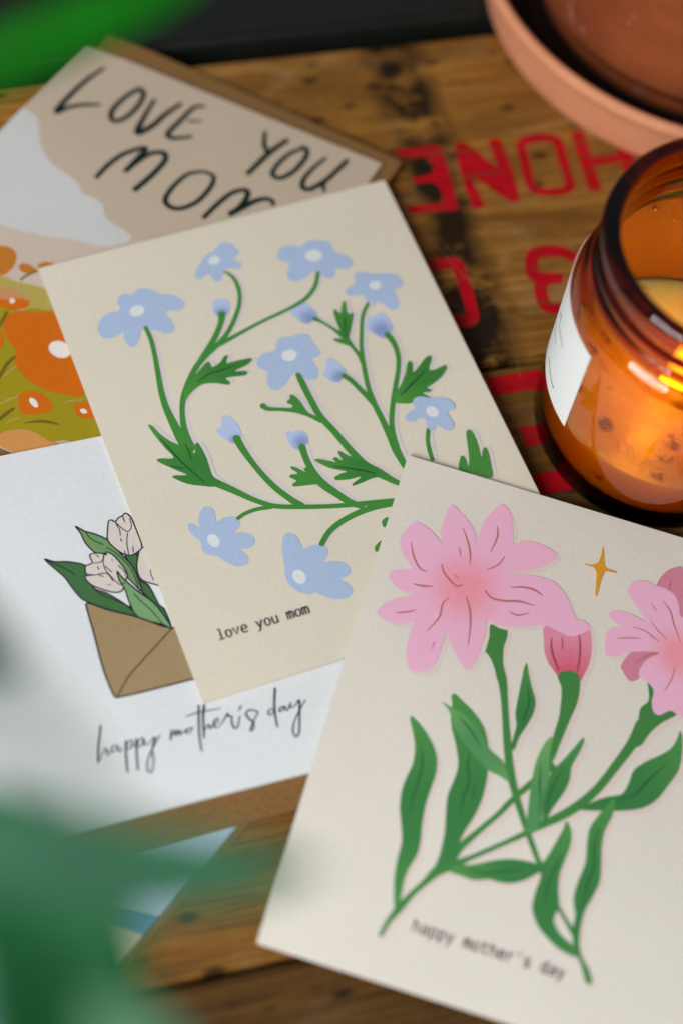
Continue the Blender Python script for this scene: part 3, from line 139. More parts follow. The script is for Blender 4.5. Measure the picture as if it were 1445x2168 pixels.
  {'name':'printed_shore','ink':'shore_ink','poly':[[39.52,20.38],[45.5,27.2],[49.95,29.38],[54.5,30.64],[64.07,32.53],[71.08,24.2],[60.78,12.18],[50.63,8.03],[39.64,12.42]]},
 ],
}
TEXT=[('beige', 'love you mom', [-42.96, -55.55], [-17.96, -56.12], 'plum_ink'), ('pink', "happy mother's day", [-20.11, -54.67], [17.56, -54.99], 'plum_ink')]
CRATE_LETTERS=[{'poly': [[123.36,305.22],[132.95,305.46],[138.67,304.95],[138.11,281.0],[137.82,279.9],[124.39,280.25],[122.31,283.29],[133.58,283.6],[133.17,291.04],[127.51,291.44],[126.83,293.93],[133.64,294.86],[133.38,300.98],[127.7,301.49]]},{'poly': [[143.28,304.61],[147.25,305.03],[154.15,294.08],[154.33,304.32],[158.49,304.72],[158.08,281.15],[154.53,280.41],[145.6,291.12],[146.34,280.38],[142.3,280.04]]},{'strokes': [[[164.73,302.8,3.19],[169.02,303.52,3.2],[172.81,303.43,3.21],[176.32,301.44,3.31],[175.9,292.83,3.28],[175.29,283.72,3.26],[172.88,282.01,3.04],[168.11,282.21,2.94],[164.16,283.33,3.04],[162.87,286.24,3.15],[163.52,294.0,3.17],[164.1,301.22,3.19],[164.73,302.8,3.19]]]},{'strokes': [[[183.82,304.4,4.42],[182.61,280.34,4.32]],[[182.31,291.54,3.85],[189.51,291.8,3.86],[196.81,292.26,3.88]],[[197.64,305.12,4.44],[195.77,280.63,4.35]]]},{'strokes': [[[168.71,256.2,3.46],[164.5,259.64,4.16],[156.78,260.06,4.15],[154.54,255.98,4.13],[154.58,251.7,4.12],[162.08,249.9,3.92],[156.37,249.9,4.11],[154.52,246.27,4.09],[154.87,240.53,4.07],[160.91,239.25,3.88]]]},{'strokes': [[[117.37,260.66,4.09],[123.03,260.97,4.1],[131.09,260.61,4.11],[132.35,257.67,3.91],[131.88,241.02,3.85],[129.9,239.29,4.03],[125.66,240.28,4.02],[118.66,240.25,4.01]]]},{'strokes': [[[125.09,216.16,6.49],[145.88,216.37,6.55],[161.09,216.27,6.59]],[[134.96,198.55,6.14],[154.21,198.84,6.19]],[[118.5,182.11,6.78],[133.95,183.13,6.83],[156.41,183.29,6.9]],[[156.51,220.34,6.05],[155.97,179.68,5.82]]]}]
SCRATCH=[[123.79, 277.22], [130.11, 261.58], [135.01, 252.39], [141.39, 243.58], [141.41, 230.85], [139.84, 217.88]]
SPRIG=[[181.5, 42.7], [186.2, 44.5], [187.1, 42.0], [190.9, 42.4], [194.0, 42.7], [198.5, 42.5]]
LABEL_WORD=[[187.4, 26.9], [202.4, 25.8]]
LABEL_DOTS=[[179.8, 36.7], [190.5, 36.1]]
BUBBLES=[(119.4, 53.9, 0.75), (117.7, 52.8, 0.4), (107.1, 47.9, 0.5), (104.1, 47.2, 0.35), (121.7, 48.6, 0.2), (124.8, 47.7, 0.25), (123.0, 47.6, 0.18), (126.8, 46.2, 0.2), (128.1, 45.1, 0.25), (119.8, 45.7, 0.2), (124.7, 49.5, 0.16), (116.3, 49.8, 0.18), (111.5, 49.0, 0.18), (110.2, 51.3, 0.3), (105.3, 48.8, 0.2)]
LEAVES={
 'cross':[[-42.7, 41.5, 202.7, 1.5], [-34.6, 42.3, 202.0, 4.4], [-24.3, 43.2, 201.4, 5.5], [-13.8, 44.0, 200.6, 5.1], [-5.6, 45.4, 200.3, 3.8], [1.1, 46.9, 200.0, 2.1], [5.8, 48.0, 199.4, 0.1]],
 'low':[[-40.4, 52.9, 186.1, 1.2], [-34.0, 48.6, 185.0, 6.3], [-27.3, 42.8, 183.0, 9.4], [-22.5, 35.6, 181.4, 10.1], [-18.8, 27.6, 180.5, 9.4], [-15.3, 20.9, 180.3, 6.5], [-12.9, 15.7, 179.8, 0.3]],
 'edge':[[-50.9, 68.9, 206.1, 1.1], [-45.5, 66.9, 205.1, 4.4], [-40.1, 65.2, 204.1, 4.6], [-35.5, 64.2, 202.5, 2.5], [-32.2, 64.0, 201.2, 0.2]],
 'pale':[[-1.1, 20.9, 193.9, 0.5], [-5.0, 24.0, 194.5, 3.6], [-9.2, 26.1, 193.3, 4.4], [-13.4, 28.1, 193.3, 3.4], [-17.1, 30.5, 193.4, 0.2]],
 'corner':[[-30.0, 15.4, 194.4, 3.0], [-30.0, 19.1, 195.2, 3.5], [-29.7, 23.9, 196.7, 2.8], [-29.9, 28.6, 198.1, 1.5], [-31.0, 32.7, 199.1, 0.2]],
 'veil':[[-37.7, 45.2, 252.4, 0.2], [-31.2, 44.3, 251.9, 1.2], [-24.6, 42.7, 249.9, 1.5], [-18.7, 39.2, 246.9, 1.3], [-14.2, 35.3, 243.7, 1.0], [-12.0, 32.8, 241.2, 0.1]],
 'high':[[-84.4, 148.3, 189.8, 1.4], [-74.6, 152.3, 191.9, 4.2], [-63.2, 158.9, 195.4, 5.1], [-52.1, 166.6, 198.4, 4.5], [-42.0, 173.0, 200.7, 3.3], [-32.1, 180.3, 203.5, 0.2]],
}

# ------------------------------------------------------------------ camera, world, lamps, exposure
cam = bpy.data.cameras.new('camera')
cam.sensor_fit = 'VERTICAL'; cam.sensor_height = 36.0; cam.sensor_width = 24.0
cam.lens = 3300 / 2168 * 36
cam.clip_start = 0.01; cam.clip_end = 20
cam.dof.use_dof = True; cam.dof.focus_distance = 0.418; cam.dof.aperture_fstop = 3.7
cam.dof.aperture_blades = 0
co = bpy.data.objects.new('camera', cam); COL.objects.link(co)
R, U, F = (Vector(v) for v in CAM_R)
M = Matrix((R, U, -F)).transposed().to_4x4(); M.translation = Vector((0, 0, CAM_H * MM))
co.matrix_world = M
S.camera = co

w = bpy.data.worlds.new('World'); S.world = w; w.use_nodes = True
w.node_tree.nodes['Background'].inputs[0].default_value = (0.80, 0.88, 1.0, 1)
w.node_tree.nodes['Background'].inputs[1].default_value = 0.14

def area(name, loc, target, size, size_y, power, col):
    a = bpy.data.lights.new(name, 'AREA'); a.shape = 'RECTANGLE'; a.size = size; a.size_y = size_y
    a.energy = power; a.color = col
    o = bpy.data.objects.new(name, a); COL.objects.link(o); o.location = loc
    o.rotation_euler = (Vector(target) - Vector(loc)).to_track_quat('-Z', 'Y').to_euler()
    return o
area('window_light', (-0.42, -0.42, 0.62), (0.0, 0.16, 0), 0.50, 0.50, 12.8, (1.0, 0.985, 0.965))

S.view_settings.view_transform = 'Standard'; S.view_settings.look = 'None'
S.view_settings.exposure = 0.0; S.view_settings.gamma = 1.0; S.view_settings.use_curve_mapping = False
S.render.engine = 'CYCLES'
S.cycles.use_denoising = True
S.cycles.max_bounces = 14; S.cycles.transmission_bounces = 14; S.cycles.transparent_max_bounces = 12
S.cycles.volume_bounces = 1
S.cycles.caustics_reflective = False; S.cycles.caustics_refractive = True
S.cycles.sample_clamp_indirect = 4.0

# ------------------------------------------------------------------ helpers
def lin(c):
    return tuple((x / 255 / 12.92 if x / 255 <= 0.04045 else ((x / 255 + 0.055) / 1.055) ** 2.4) for x in c)

def obj(name, verts, faces, mat=None, parent=None, smooth=False):
    me = bpy.data.meshes.new(name); me.from_pydata([tuple(c * MM for c in v) for v in verts], [], faces); me.update()
    if smooth:
        for p in me.polygons: p.use_smooth = True
    o = bpy.data.objects.new(name, me); COL.objects.link(o)
    if mat: me.materials.append(mat)
    if parent: o.parent = parent
    return o

def thing(name, label, cat, loc=(0, 0, 0), group=None):
    o = bpy.data.objects.new(name, None); COL.objects.link(o); o.location = [c * MM for c in loc]
    o.empty_display_size = 0.02
    o['label'] = label; o['category'] = cat
    if group: o['group'] = group
    return o

def tag(o, label, cat, group=None):
    o['label'] = label; o['category'] = cat
    if group: o['group'] = group
    return o

def new_mat(name):
    m = bpy.data.materials.new(name); m.use_nodes = True
    nt = m.node_tree; return m, nt, nt.nodes, nt.links, nt.nodes['Principled BSDF']

def node(nt, kind, **kw):
    n = nt.nodes.new(kind)
    for k, v in kw.items():
        if k.startswith('_'): n.inputs[k[1:].replace('_', ' ')].default_value = v
        else: setattr(n, k, v)
    return n

def noise(nt, coord, scale, detail=3, rough=0.55, dist=0.0):
    n = node(nt, 'ShaderNodeTexNoise'); n.inputs['Scale'].default_value = scale; n.inputs['Detail'].default_value = detail
    n.inputs['Roughness'].default_value = rough; n.inputs['Distortion'].default_value = dist
    nt.links.new(coord, n.inputs['Vector']); return n.outputs['Fac']

def ramp(nt, fac, stops):
    r = node(nt, 'ShaderNodeValToRGB'); e = r.color_ramp.elements
    while len(e) < len(stops): e.new(0.5)
    for el, (p, c) in zip(e, stops):
        el.position = p; el.color = (c, c, c, 1) if isinstance(c, (int, float)) else (*c, 1)
    nt.links.new(fac, r.inputs[0]); return r.outputs[0]

def mixc(nt, fac, a, b, mode='MIX'):
    m = node(nt, 'ShaderNodeMix', data_type='RGBA', blend_type=mode)
    for k, v in ((0, fac), (6, a), (7, b)):
        if hasattr(v, 'is_linked'): nt.links.new(v, m.inputs[k])
        else: m.inputs[k].default_value = v if isinstance(v, (int, float)) else (*v, 1)
    return m.outputs[2]

def math_(nt, op, a, b=None, c=None):
    m = node(nt, 'ShaderNodeMath', operation=op)
    for i, v in enumerate((a, b, c)):
        if v is None: continue
        if hasattr(v, 'is_linked'): nt.links.new(v, m.inputs[i])
        else: m.inputs[i].default_value = v
    return m.outputs[0]

def bump(nt, h, strength, dist):
    b = node(nt, 'ShaderNodeBump'); b.inputs['Strength'].default_value = strength; b.inputs['Distance'].default_value = dist
    nt.links.new(h, b.inputs['Height']); return b.outputs['Normal']

def paper(name, col, rough=0.62, speck=0.05, spec=0.25, bumpy=0.25):
    m, nt, N, Lk, P = new_mat(name)
    tc = node(nt, 'ShaderNodeTexCoord').outputs['Object']
    n1 = noise(nt, tc, 900, 4, 0.7); n2 = noise(nt, tc, 30, 2)
    a = ramp(nt, n1, [(0.25, 1 - 2.2 * speck), (0.75, 1.0)]); b = ramp(nt, n2, [(0.3, 1 - speck * .8), (0.7, 1.0)])
    Lk.new(mixc(nt, 1.0, mixc(nt, 1.0, col, a, 'MULTIPLY'), b, 'MULTIPLY'), P.inputs['Base Color'])
    P.inputs['Roughness'].default_value = rough; P.inputs['Specular IOR Level'].default_value = spec
    if bumpy: Lk.new(bump(nt, n1, bumpy, 0.00006), P.inputs['Normal'])
    return m

def A(r, g, b, k=1.0):   # ink or paper as it looks in even light, to base colour
    return tuple(min(0.86, x * k) for x in lin((r, g, b)))

# every printed colour
K = 1.12
INKS = dict(
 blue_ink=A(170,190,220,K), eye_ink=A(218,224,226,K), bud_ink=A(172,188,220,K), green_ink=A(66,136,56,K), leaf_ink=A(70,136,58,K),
 vein_ink=A(36,84,48,K), lilac_ink=A(211,203,204,K), plum_ink=A(62,24,48,K),
 pink_ink=A(224,172,198,K), dark_pink_ink=A(206,132,152,K), rose_ink=A(213,134,158,K), dark_rose_ink=A(160,66,82,K), coral_ink=A(192,112,112,K),
 gold_ink=A(214,150,42,K), green_two_ink=A(66,130,66,K), leaf_two_ink=A(70,134,70,K), light_leaf_ink=A(98,156,92,K), vein_two_ink=A(38,86,54,K),
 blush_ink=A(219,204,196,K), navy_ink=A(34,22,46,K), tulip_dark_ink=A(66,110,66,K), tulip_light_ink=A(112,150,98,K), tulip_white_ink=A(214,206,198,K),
 tulip_front_ink=A(120,162,112,K), kraft_ink=A(158,136,100,K),
 cloud_ink=A(196,197,196,1.15), sand_ink=A(184,170,156,1.3), olive_ink=A(158,142,24,1.08), olive_pale_ink=A(178,160,84,1.08), orange_ink=A(204,104,12,1.08),
 orange_dull_ink=A(190,116,40,1.08), peach_ink=A(196,142,92,1.08), tan_ink=A(204,144,80,1.08), moss_ink=A(112,98,26,1.08), letter_ink=A(10,32,28,1.2),
 white_ink=A(222,216,210,1.2), wave_ink=A(96,138,170,1.2), shore_ink=A(196,192,168,1.2))
_M = {}
def ink(name):
    if name not in _M: _M[name] = paper(name, INKS[name], 0.6, 0.06, 0.22, 0.15)
    return _M[name]

def grad_ink(name, base, second, cx, cy, r, amount=0.85, speck=True):
    """print with a soft airbrushed spot: part of the artwork, fixed to the card"""
    m, nt, N, Lk, P = new_mat(name)
    tc = node(nt, 'ShaderNodeTexCoord').outputs['Object']
    vm = node(nt, 'ShaderNodeVectorMath', operation='DISTANCE'); Lk.new(tc, vm.inputs[0]); vm.inputs[1].default_value = (cx * MM, cy * MM, 0)
    d = math_(nt, 'DIVIDE', vm.outputs['Value'], r * MM)
    n = noise(nt, tc, 420, 3, 0.7)
    d = math_(nt, 'ADD', d, math_(nt, 'MULTIPLY', math_(nt, 'SUBTRACT', n, 0.5), 0.35))
    f = ramp(nt, d, [(0.25, amount), (1.0, 0.0)])
    c = mixc(nt, f, base, second)
    if speck:
        vo = node(nt, 'ShaderNodeTexVoronoi'); vo.inputs['Scale'].default_value = 900; Lk.new(tc, vo.inputs['Vector'])
        sp = ramp(nt, vo.outputs['Distance'], [(0.09, 1.0), (0.14, 0.0)])
        near = ramp(nt, d, [(0.5, 0.55), (1.15, 0.0)])
        c = mixc(nt, math_(nt, 'MULTIPLY', sp, near), c, tuple(x * 0.55 for x in second))
    Lk.new(c, P.inputs['Base Color']); P.inputs['Roughness'].default_value = 0.6; P.inputs['Specular IOR Level'].default_value = 0.22
    return m

# ---- 2-D drawing tools: everything printed on a card is drawn in that card's own millimetres
def catmull(p, n=5, closed=True, sharp=False):
    if len(p) < 3: n = 1
    if sharp: n = 3
    out = []; L = len(p)
    rng = range(L if closed else L - 1)
    for i in rng:
        g = lambda k: p[k % L] if closed else p[max(0, min(L - 1, k))]
        a, b, c, d = g(i - 1), g(i), g(i + 1), g(i + 2)
        lb = math.dist(b[:2], c[:2]); ten = 0.5
        for j in range(n):
            t = j / n
            q = []
            for k in range(len(b)):
                # tangents limited by the segment length so unevenly spaced points do not overshoot
                m1 = (c[k] - a[k]) * ten; m2 = (d[k] - b[k]) * ten
                la = math.dist(a[:2], c[:2]) * ten or 1; ld = math.dist(b[:2], d[:2]) * ten or 1
                m1 *= min(1, lb / la); m2 *= min(1, lb / ld)
                t2, t3 = t * t, t * t * t
                q.append((2*t3 - 3*t2 + 1) * b[k] + (t3 - 2*t2 + t) * m1 + (-2*t3 + 3*t2) * c[k] + (t3 - t2) * m2)
            out.append(tuple(q))
    if not closed: out.append(tuple(p[-1]))
    return out

def clip(poly, quad):
    q = quad[::-1] if sum((quad[i][0]*quad[(i+1)%4][1]-quad[(i+1)%4][0]*quad[i][1]) for i in range(4)) < 0 else quad
    out = [tuple(p[:2]) for p in poly]
    for i in range(4):
        a, b = q[i], q[(i + 1) % 4]
        side = lambda p: (b[0]-a[0])*(p[1]-a[1]) - (b[1]-a[1])*(p[0]-a[0])
        src, out = out, []
        for j in range(len(src)):
            p, r = src[j], src[(j + 1) % len(src)]
            sp, sr = side(p), side(r)
            if sp >= 0: out.append(p)
            if (sp >= 0) != (sr >= 0):
                t = sp / (sp - sr); out.append((p[0]+(r[0]-p[0])*t, p[1]+(r[1]-p[1])*t))
        if not out: return []
    return out

class Ink:
    """flat printed shapes gathered for one mesh; each shape lies a hair above the one before"""
    def __init__(s, z): s.v = []; s.f = []; s.z = z
    def poly(s, pts):
        if len(pts) < 3: return s
        b = len(s.v); s.v += [(p[0], p[1], s.z) for p in pts]; s.f.append(tuple(range(b, b + len(pts))))
        if sum(pts[i][0]*pts[(i+1)%len(pts)][1]-pts[(i+1)%len(pts)][0]*pts[i][1] for i in range(len(pts))) < 0: s.f[-1] = s.f[-1][::-1]
        s.z += 0.0012; return s
    def stroke(s, pts, quad=None, smooth=True, caps=True):
        P = catmull(pts, 6, False) if smooth and len(pts) > 2 else [tuple(p) for p in pts]
        if quad:
            inside = lambda p: len(clip([(p[0]-.01,p[1]-.01),(p[0]+.01,p[1]-.01),(p[0],p[1]+.01)], quad)) > 0
            P = [p for p in P if inside(p)]
        if len(P) < 2: return s
        n = len(P); b = len(s.v); zz = s.z
        if caps:
            p0, p1 = P[0], P[1]; L = math.dist(p0[:2], p1[:2]) or 1; w0 = p0[2] * .35
            P = [(p0[0]-(p1[0]-p0[0])/L*w0, p0[1]-(p1[1]-p0[1])/L*w0, p0[2]*.45)] + P
            p0, p1 = P[-1], P[-2]; L = math.dist(p0[:2], p1[:2]) or 1; w0 = p0[2] * .35
            P = P + [(p0[0]-(p1[0]-p0[0])/L*w0, p0[1]-(p1[1]-p0[1])/L*w0, p0[2]*.45)]
        n = len(P)
        for i, p in enumerate(P):
            a, c = P[max(0, i - 1)], P[min(n - 1, i + 1)]
            dx, dy = c[0] - a[0], c[1] - a[1]; L = math.hypot(dx, dy) or 1
            nx, ny = -dy / L * p[2] / 2, dx / L * p[2] / 2
            z = zz + 0.004 * i / n
            s.v += [(p[0] + nx, p[1] + ny, z), (p[0] - nx, p[1] - ny, z)]
        s.f += [(b + 2*i + 1, b + 2*i + 3, b + 2*i + 2, b + 2*i) for i in range(n - 1)]
        s.z += 0.0052; return s
    def build(s, name, mat, parent): return obj(name, s.v, s.f, mat, parent) if s.f else None

GLYPH = {
 'l': [[(.2,1.42),(.52,1.42),(.52,0)],[(.14,0),(.9,0)]],
 'o': [[(.5,1),(.2,.85),(.12,.5),(.2,.15),(.5,0),(.8,.15),(.88,.5),(.8,.85),(.5,1)]],
 'v': [[(.1,1),(.5,0),(.9,1)]], 'e': [[(.14,.52),(.86,.52),(.84,.8),(.68,.97),(.5,1),(.25,.9),(.12,.55),(.2,.18),(.48,0),(.7,.02),(.86,.14)]],
 'y': [[(.1,1),(.5,.05)],[(.9,1),(.5,.05),(.36,-.3),(.2,-.42),(.08,-.4)]], 'u': [[(.14,1),(.16,.25),(.3,.02),(.5,0),(.7,.08),(.84,.3)],[(.84,1),(.84,.0)]],
 'm': [[(.06,1),(.06,0)],[(.06,.75),(.2,1),(.38,.95),(.46,.75),(.48,0)],[(.48,.75),(.62,1),(.82,.95),(.92,.75),(.92,0)]],
 'h': [[(.16,1.42),(.16,0)],[(.16,.7),(.4,1),(.7,.95),(.84,.7),(.84,0)]],
 'a': [[(.18,.88),(.4,1),(.66,.97),(.8,.75),(.8,0)],[(.8,.58),(.45,.56),(.18,.42),(.14,.18),(.3,.0),(.55,.02),(.8,.22)]],
 'p': [[(.16,1),(.16,-.44)],[(.16,.72),(.4,1),(.7,.92),(.86,.5),(.7,.08),(.4,0),(.16,.25)]],
 't': [[(.42,1.32),(.42,.2),(.55,.02),(.85,.04)],[(.12,1),(.84,1)]], 'r': [[(.26,1),(.26,0)],[(.26,.65),(.5,.95),(.72,1),(.88,.9)]],
 "'": [[(.55,1.42),(.5,1.0)]], 's': [[(.82,.85),(.6,1),(.32,.97),(.18,.76),(.32,.57),(.68,.45),(.84,.24),(.68,.03),(.4,0),(.14,.14)]],
 'd': [[(.84,1.42),(.84,0)],[(.84,.72),(.6,1),(.3,.92),(.14,.5),(.3,.08),(.6,0),(.84,.25)]], 'c': [[(.86,.82),(.6,1),(.3,.92),(.14,.5),(.3,.08),(.6,0),(.86,.16)]],
 'n': [[(.16,1),(.16,0)],[(.16,.7),(.4,1),(.7,.95),(.84,.7),(.84,0)]], 'w': [[(.04,1),(.28,0),(.5,.8),(.72,0),(.96,1)]]}

def lettering(text, a, b, mat, parent, z, weight=0.15):
    n = len(text); dx, dy = (b[0] - a[0]) / n, (b[1] - a[1]) / n; adv = math.hypot(dx, dy); ux, uy = dx / adv, dy / adv
    I = Ink(z)
    for i, ch in enumerate(text):
        for st in GLYPH.get(ch, []):
            pts = []
            for x, y in st:
                X, Y = (i + .07 + x * .86) * adv, y * adv * 0.97
                pts.append((a[0] + ux * X - uy * Y, a[1] + uy * X + ux * Y, adv * weight))
            I.stroke(pts, smooth=len(st) > 3)
    return I.build('printed_greeting', mat, parent)

def card_root(key, name, label, cat, group):
    c = CARDS[key]; t = thing(name, label, cat, c['o'], group)
    m = Matrix((Vector(c['u']), Vector(c['v']), Vector(c['n']))).transposed()
    t.rotation_euler = m.to_euler(); return t

def slab(name, quad, t, mat, parent, bend=None, nx=24, ny=28, rad=0.25):
    """sheet of card stock: a grid so that it can bow, with thickness t below its printed face"""
    q = quad; V = []; Fc = []
    bend = bend or (lambda x, y: 0)
    for j in range(ny + 1):
        for i in range(nx + 1):
            s, r = i / nx, j / ny
            x = (1-r)*((1-s)*q[0][0]+s*q[1][0]) + r*((1-s)*q[3][0]+s*q[2][0]); y = (1-r)*((1-s)*q[0][1]+s*q[1][1]) + r*((1-s)*q[3][1]+s*q[2][1])
            V.append((x, y, bend(x, y)))
    k = len(V); W = nx + 1
    V += [(x, y, z - t) for x, y, z in V]
    for j in range(ny):
        for i in range(nx):
            a = j * W + i; Fc.append((a + W, a + W + 1, a + 1, a)); Fc.append((k + a, k + a + 1, k + a + W + 1, k + a + W))
    for i in range(nx):
        a = i; Fc.append((a, a + 1, k + a + 1, k + a)); a = ny * W + i; Fc.append((a + 1, a, k + a, k + a + 1))
    for j in range(ny):
        a = j * W; Fc.append((a + W, a, k + a, k + a + W)); a = j * W + nx; Fc.append((a, a + W, k + a + W, k + a))
    return obj(name, V, Fc, mat, parent)

def draw(key, root, order, shade=None, shade_off=(0, 0)):
    quad = CARDS[key]['quad']; items = sorted(ART[key], key=order)
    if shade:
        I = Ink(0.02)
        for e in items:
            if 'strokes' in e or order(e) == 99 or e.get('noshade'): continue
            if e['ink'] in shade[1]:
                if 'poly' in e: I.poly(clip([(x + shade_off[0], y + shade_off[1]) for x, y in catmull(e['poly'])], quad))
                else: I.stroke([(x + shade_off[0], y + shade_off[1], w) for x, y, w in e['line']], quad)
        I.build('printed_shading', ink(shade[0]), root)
    z = 0.06
    for i, e in enumerate(items):
        I = Ink(z)
        if 'strokes' in e:
            for s in e['strokes']: I.stroke(s, quad)
            I.build(e['name'], ink(e['ink']), root); z += 0.012; continue
        mat = ink(e['ink'])
        if 'grad' in e:
            g = e['grad']
            sec = {'bud_ink': A(120,138,186,K), 'rose_ink': A(200,84,108,K), 'pink_ink': A(232,140,152,K)}[e['ink']]
            mat = grad_ink(e['ink'] + '_soft', INKS[e['ink']], sec, g[0], g[1], g[2] * 1.15, speck=e['ink'] != 'bud_ink')
        elif 'leaf' in e['name'] and 'veins' in e and 'tulip' not in e['ink']:   # printed leaves are darker towards the stem
            c0 = e['veins'][0][-1]; ext = max(math.dist(c0[:2], p) for p in e['poly'])
            base = INKS[e['ink']]
            mat = grad_ink(e['ink'] + '_graded', tuple(min(.8, x * m) for x, m in zip(base, (1.25, 1.12, 1.05))), tuple(x * m for x, m in zip(base, (.55, .72, .8))), c0[0], c0[1], ext * 1.1, .9, False)
        if 'poly' in e:
            pts = clip(catmull(e['poly'], sharp=e.get('sharp', 0)), quad); I.poly(pts)
        else: I.stroke(e['line'], quad)
        o = I.build(e['name'], mat, root)
        if not o: continue
        zi = z + 0.003
        if 'eye' in e: Ink(zi).poly(clip(catmull(e['eye'], 3), quad)).build('flower_centre', ink('eye_ink' if key == 'beige' else 'white_ink'), o)
        if 'veins' in e:
            J = Ink(zi + .002)
            for s in e['veins']: J.stroke(s, quad)
            J.build('leaf_vein' if 'leaf' in e['name'] else 'petal_line', ink(e.get('vink', 'vein_ink')), o)
        if 'outline' in e:
            J = Ink(zi + .004); P = catmull(e['poly'], sharp=1); wd = e['outline']
            J.stroke([(x, y, wd) for x, y in P + P[:2]], quad, smooth=False)
            J.build('outline', ink('navy_ink'), o); z += 0.006
        z += 0.005
    return z

# ------------------------------------------------------------------ the setting: floor under the crate
def simple(name, col, rough=0.6, spec=0.4):
    m, nt, N, Lk, P = new_mat(name); tc = node(nt, 'ShaderNodeTexCoord').outputs['Object']
    n = noise(nt, tc, 60, 4); Lk.new(mixc(nt, ramp(nt, n, [(0.3, 0.0), (0.7, 1.0)]), col, tuple(c * .75 for c in col)), P.inputs['Base Color'])
    P.inputs['Roughness'].default_value = rough; P.inputs['Specular IOR Level'].default_value = spec; return m
fl = obj('floor', [(-3000,-3000,-260),(3000,-3000,-260),(3000,3000,-260),(-3000,3000,-260)], [(0,1,2,3)], simple('floor_paint', (0.02,0.022,0.02)))
fl['kind'] = 'structure'

# ------------------------------------------------------------------ wooden crate used as a tabletop
def wood(name, strap=True, tone=1.0):
    m, nt, N, Lk, P = new_mat(name)
    tc = node(nt, 'ShaderNodeTexCoord').outputs['Object']
    def scaled(sx, sy):
        mp = node(nt, 'ShaderNodeMapping'); mp.inputs['Scale'].default_value = (sx, sy, 1); Lk.new(tc, mp.inputs['Vector']); return mp.outputs['Vector']
    fine = noise(nt, scaled(24, 420), 1.0, 6, 0.68, 0.6)
    mid = noise(nt, scaled(12, 95), 1.0, 5, 0.65, 1.0)
    blot = noise(nt, scaled(18, 34), 1.0, 4, 0.6, 0.3)
    dirt = noise(nt, scaled(45, 110), 1.0, 5, 0.7, 0.2)
    t = tone
    c = ramp(nt, fine, [(0.28, (0.14*t, 0.056*t, 0.009*t)), (0.5, (0.33*t, 0.148*t, 0.025*t)), (0.72, (0.46*t, 0.228*t, 0.05*t))])
    pore = noise(nt, scaled(22, 1300), 1.0, 3, 0.6)
    c = mixc(nt, ramp(nt, pore, [(0.52, 0.0), (0.66, 0.7)]), c, (0.05*t, 0.021*t, 0.005*t))
    c = mixc(nt, ramp(nt, mid, [(0.38, 0.75), (0.6, 0.0)]), c, (0.14*t, 0.062*t, 0.011*t))
    c = mixc(nt, ramp(nt, blot, [(0.42, 0.0), (0.72, 0.6)]), c, (0.075*t, 0.032*t, 0.009*t))
    c = mixc(nt, ramp(nt, dirt, [(0.63, 0.0), (0.76, 0.7)]), c, (0.025, 0.016, 0.008))
    pit = node(nt, 'ShaderNodeTexVoronoi'); pit.inputs['Scale'].default_value = 1.0; Lk.new(scaled(60, 130), pit.inputs['Vector'])
    c = mixc(nt, ramp(nt, pit.outputs['Distance'], [(0.10, 0.85), (0.22, 0.0)]), c, (0.025*t, 0.012*t, 0.006*t))
    pale = noise(nt, scaled(30, 60), 1.0, 6, 0.75, 0.5)
    c = mixc(nt, ramp(nt, pale, [(0.52, 0.0), (0.74, 0.6)]), c, (0.34*t, 0.22*t, 0.10*t))
    sx = node(nt, 'ShaderNodeSeparateXYZ'); Lk.new(tc, sx.inputs[0])
    if strap:   # grime left where an iron strap once crossed the boards
        d = math_(nt, 'ABSOLUTE', math_(nt, 'SUBTRACT', math_(nt, 'ADD', sx.outputs['X'], math_(nt, 'MULTIPLY', math_(nt, 'SUBTRACT', blot, .5), 0.02)), 0.1335))
        band = ramp(nt, d, [(0.0055, 1.0), (0.0105, 0.0)])
        worn = ramp(nt, noise(nt, scaled(40, 52), 1.0, 6, .7), [(0.38, 0.0), (0.50, 0.96)])
        c = mixc(nt, math_(nt, 'MULTIPLY', band, worn), c, (0.008, 0.006, 0.004))
    Lk.new(c, P.inputs['Base Color'])
    Lk.new(ramp(nt, fine, [(0.3, 0.62), (0.7, 0.42)]), P.inputs['Roughness']); P.inputs['Specular IOR Level'].default_value = 0.2
    Lk.new(bump(nt, math_(nt, 'ADD', fine, math_(nt, 'MULTIPLY', mid, 0.8)), 0.5, 0.0005), P.inputs['Normal'])
    return m

crate = thing('wooden_crate', 'old wooden crate with red stencilled letters lying under all the cards', 'crate', (0, 0, 0))
crate.rotation_euler = (0, 0, math.radians(23.2))
def box(name, x0, x1, y0, y1, z0, z1, mat, parent, bev=0.0, seg=2):
    bm = bmesh.new()
    vs = [bm.verts.new((x * MM, y * MM, z * MM)) for x in (x0, x1) for y in (y0, y1) for z in (z0, z1)]
    for f in ((0,1,3,2),(4,6,7,5),(0,4,5,1),(2,3,7,6),(0,2,6,4),(1,5,7,3)): bm.faces.new([vs[i] for i in f])
    bmesh.ops.recalc_face_normals(bm, faces=bm.faces)
    if bev: bmesh.ops.bevel(bm, geom=bm.edges[:], offset=bev * MM, segments=seg, affect='EDGES')
    me = bpy.data.meshes.new(name); bm.to_mesh(me); bm.free()
    o = bpy.data.objects.new(name, me); COL.objects.link(o); me.materials.append(mat); o.parent = parent; return o
pl_up = box('plank', -300, 420, 223.6, 348.4, -12, 0, wood('plank_wood', tone=1.12), crate, 0.9)
pl_mid = box('plank', -300, 420, 71.4, 222.2, -12, -0.15, wood('plank_wood_mid', strap=False, tone=0.78), crate, 1.1)
pl_low = box('plank', -300, 420, -60, 69.8, -13.5, -1.6, wood('plank_wood_low', strap=False, tone=0.33), crate, 1.3)
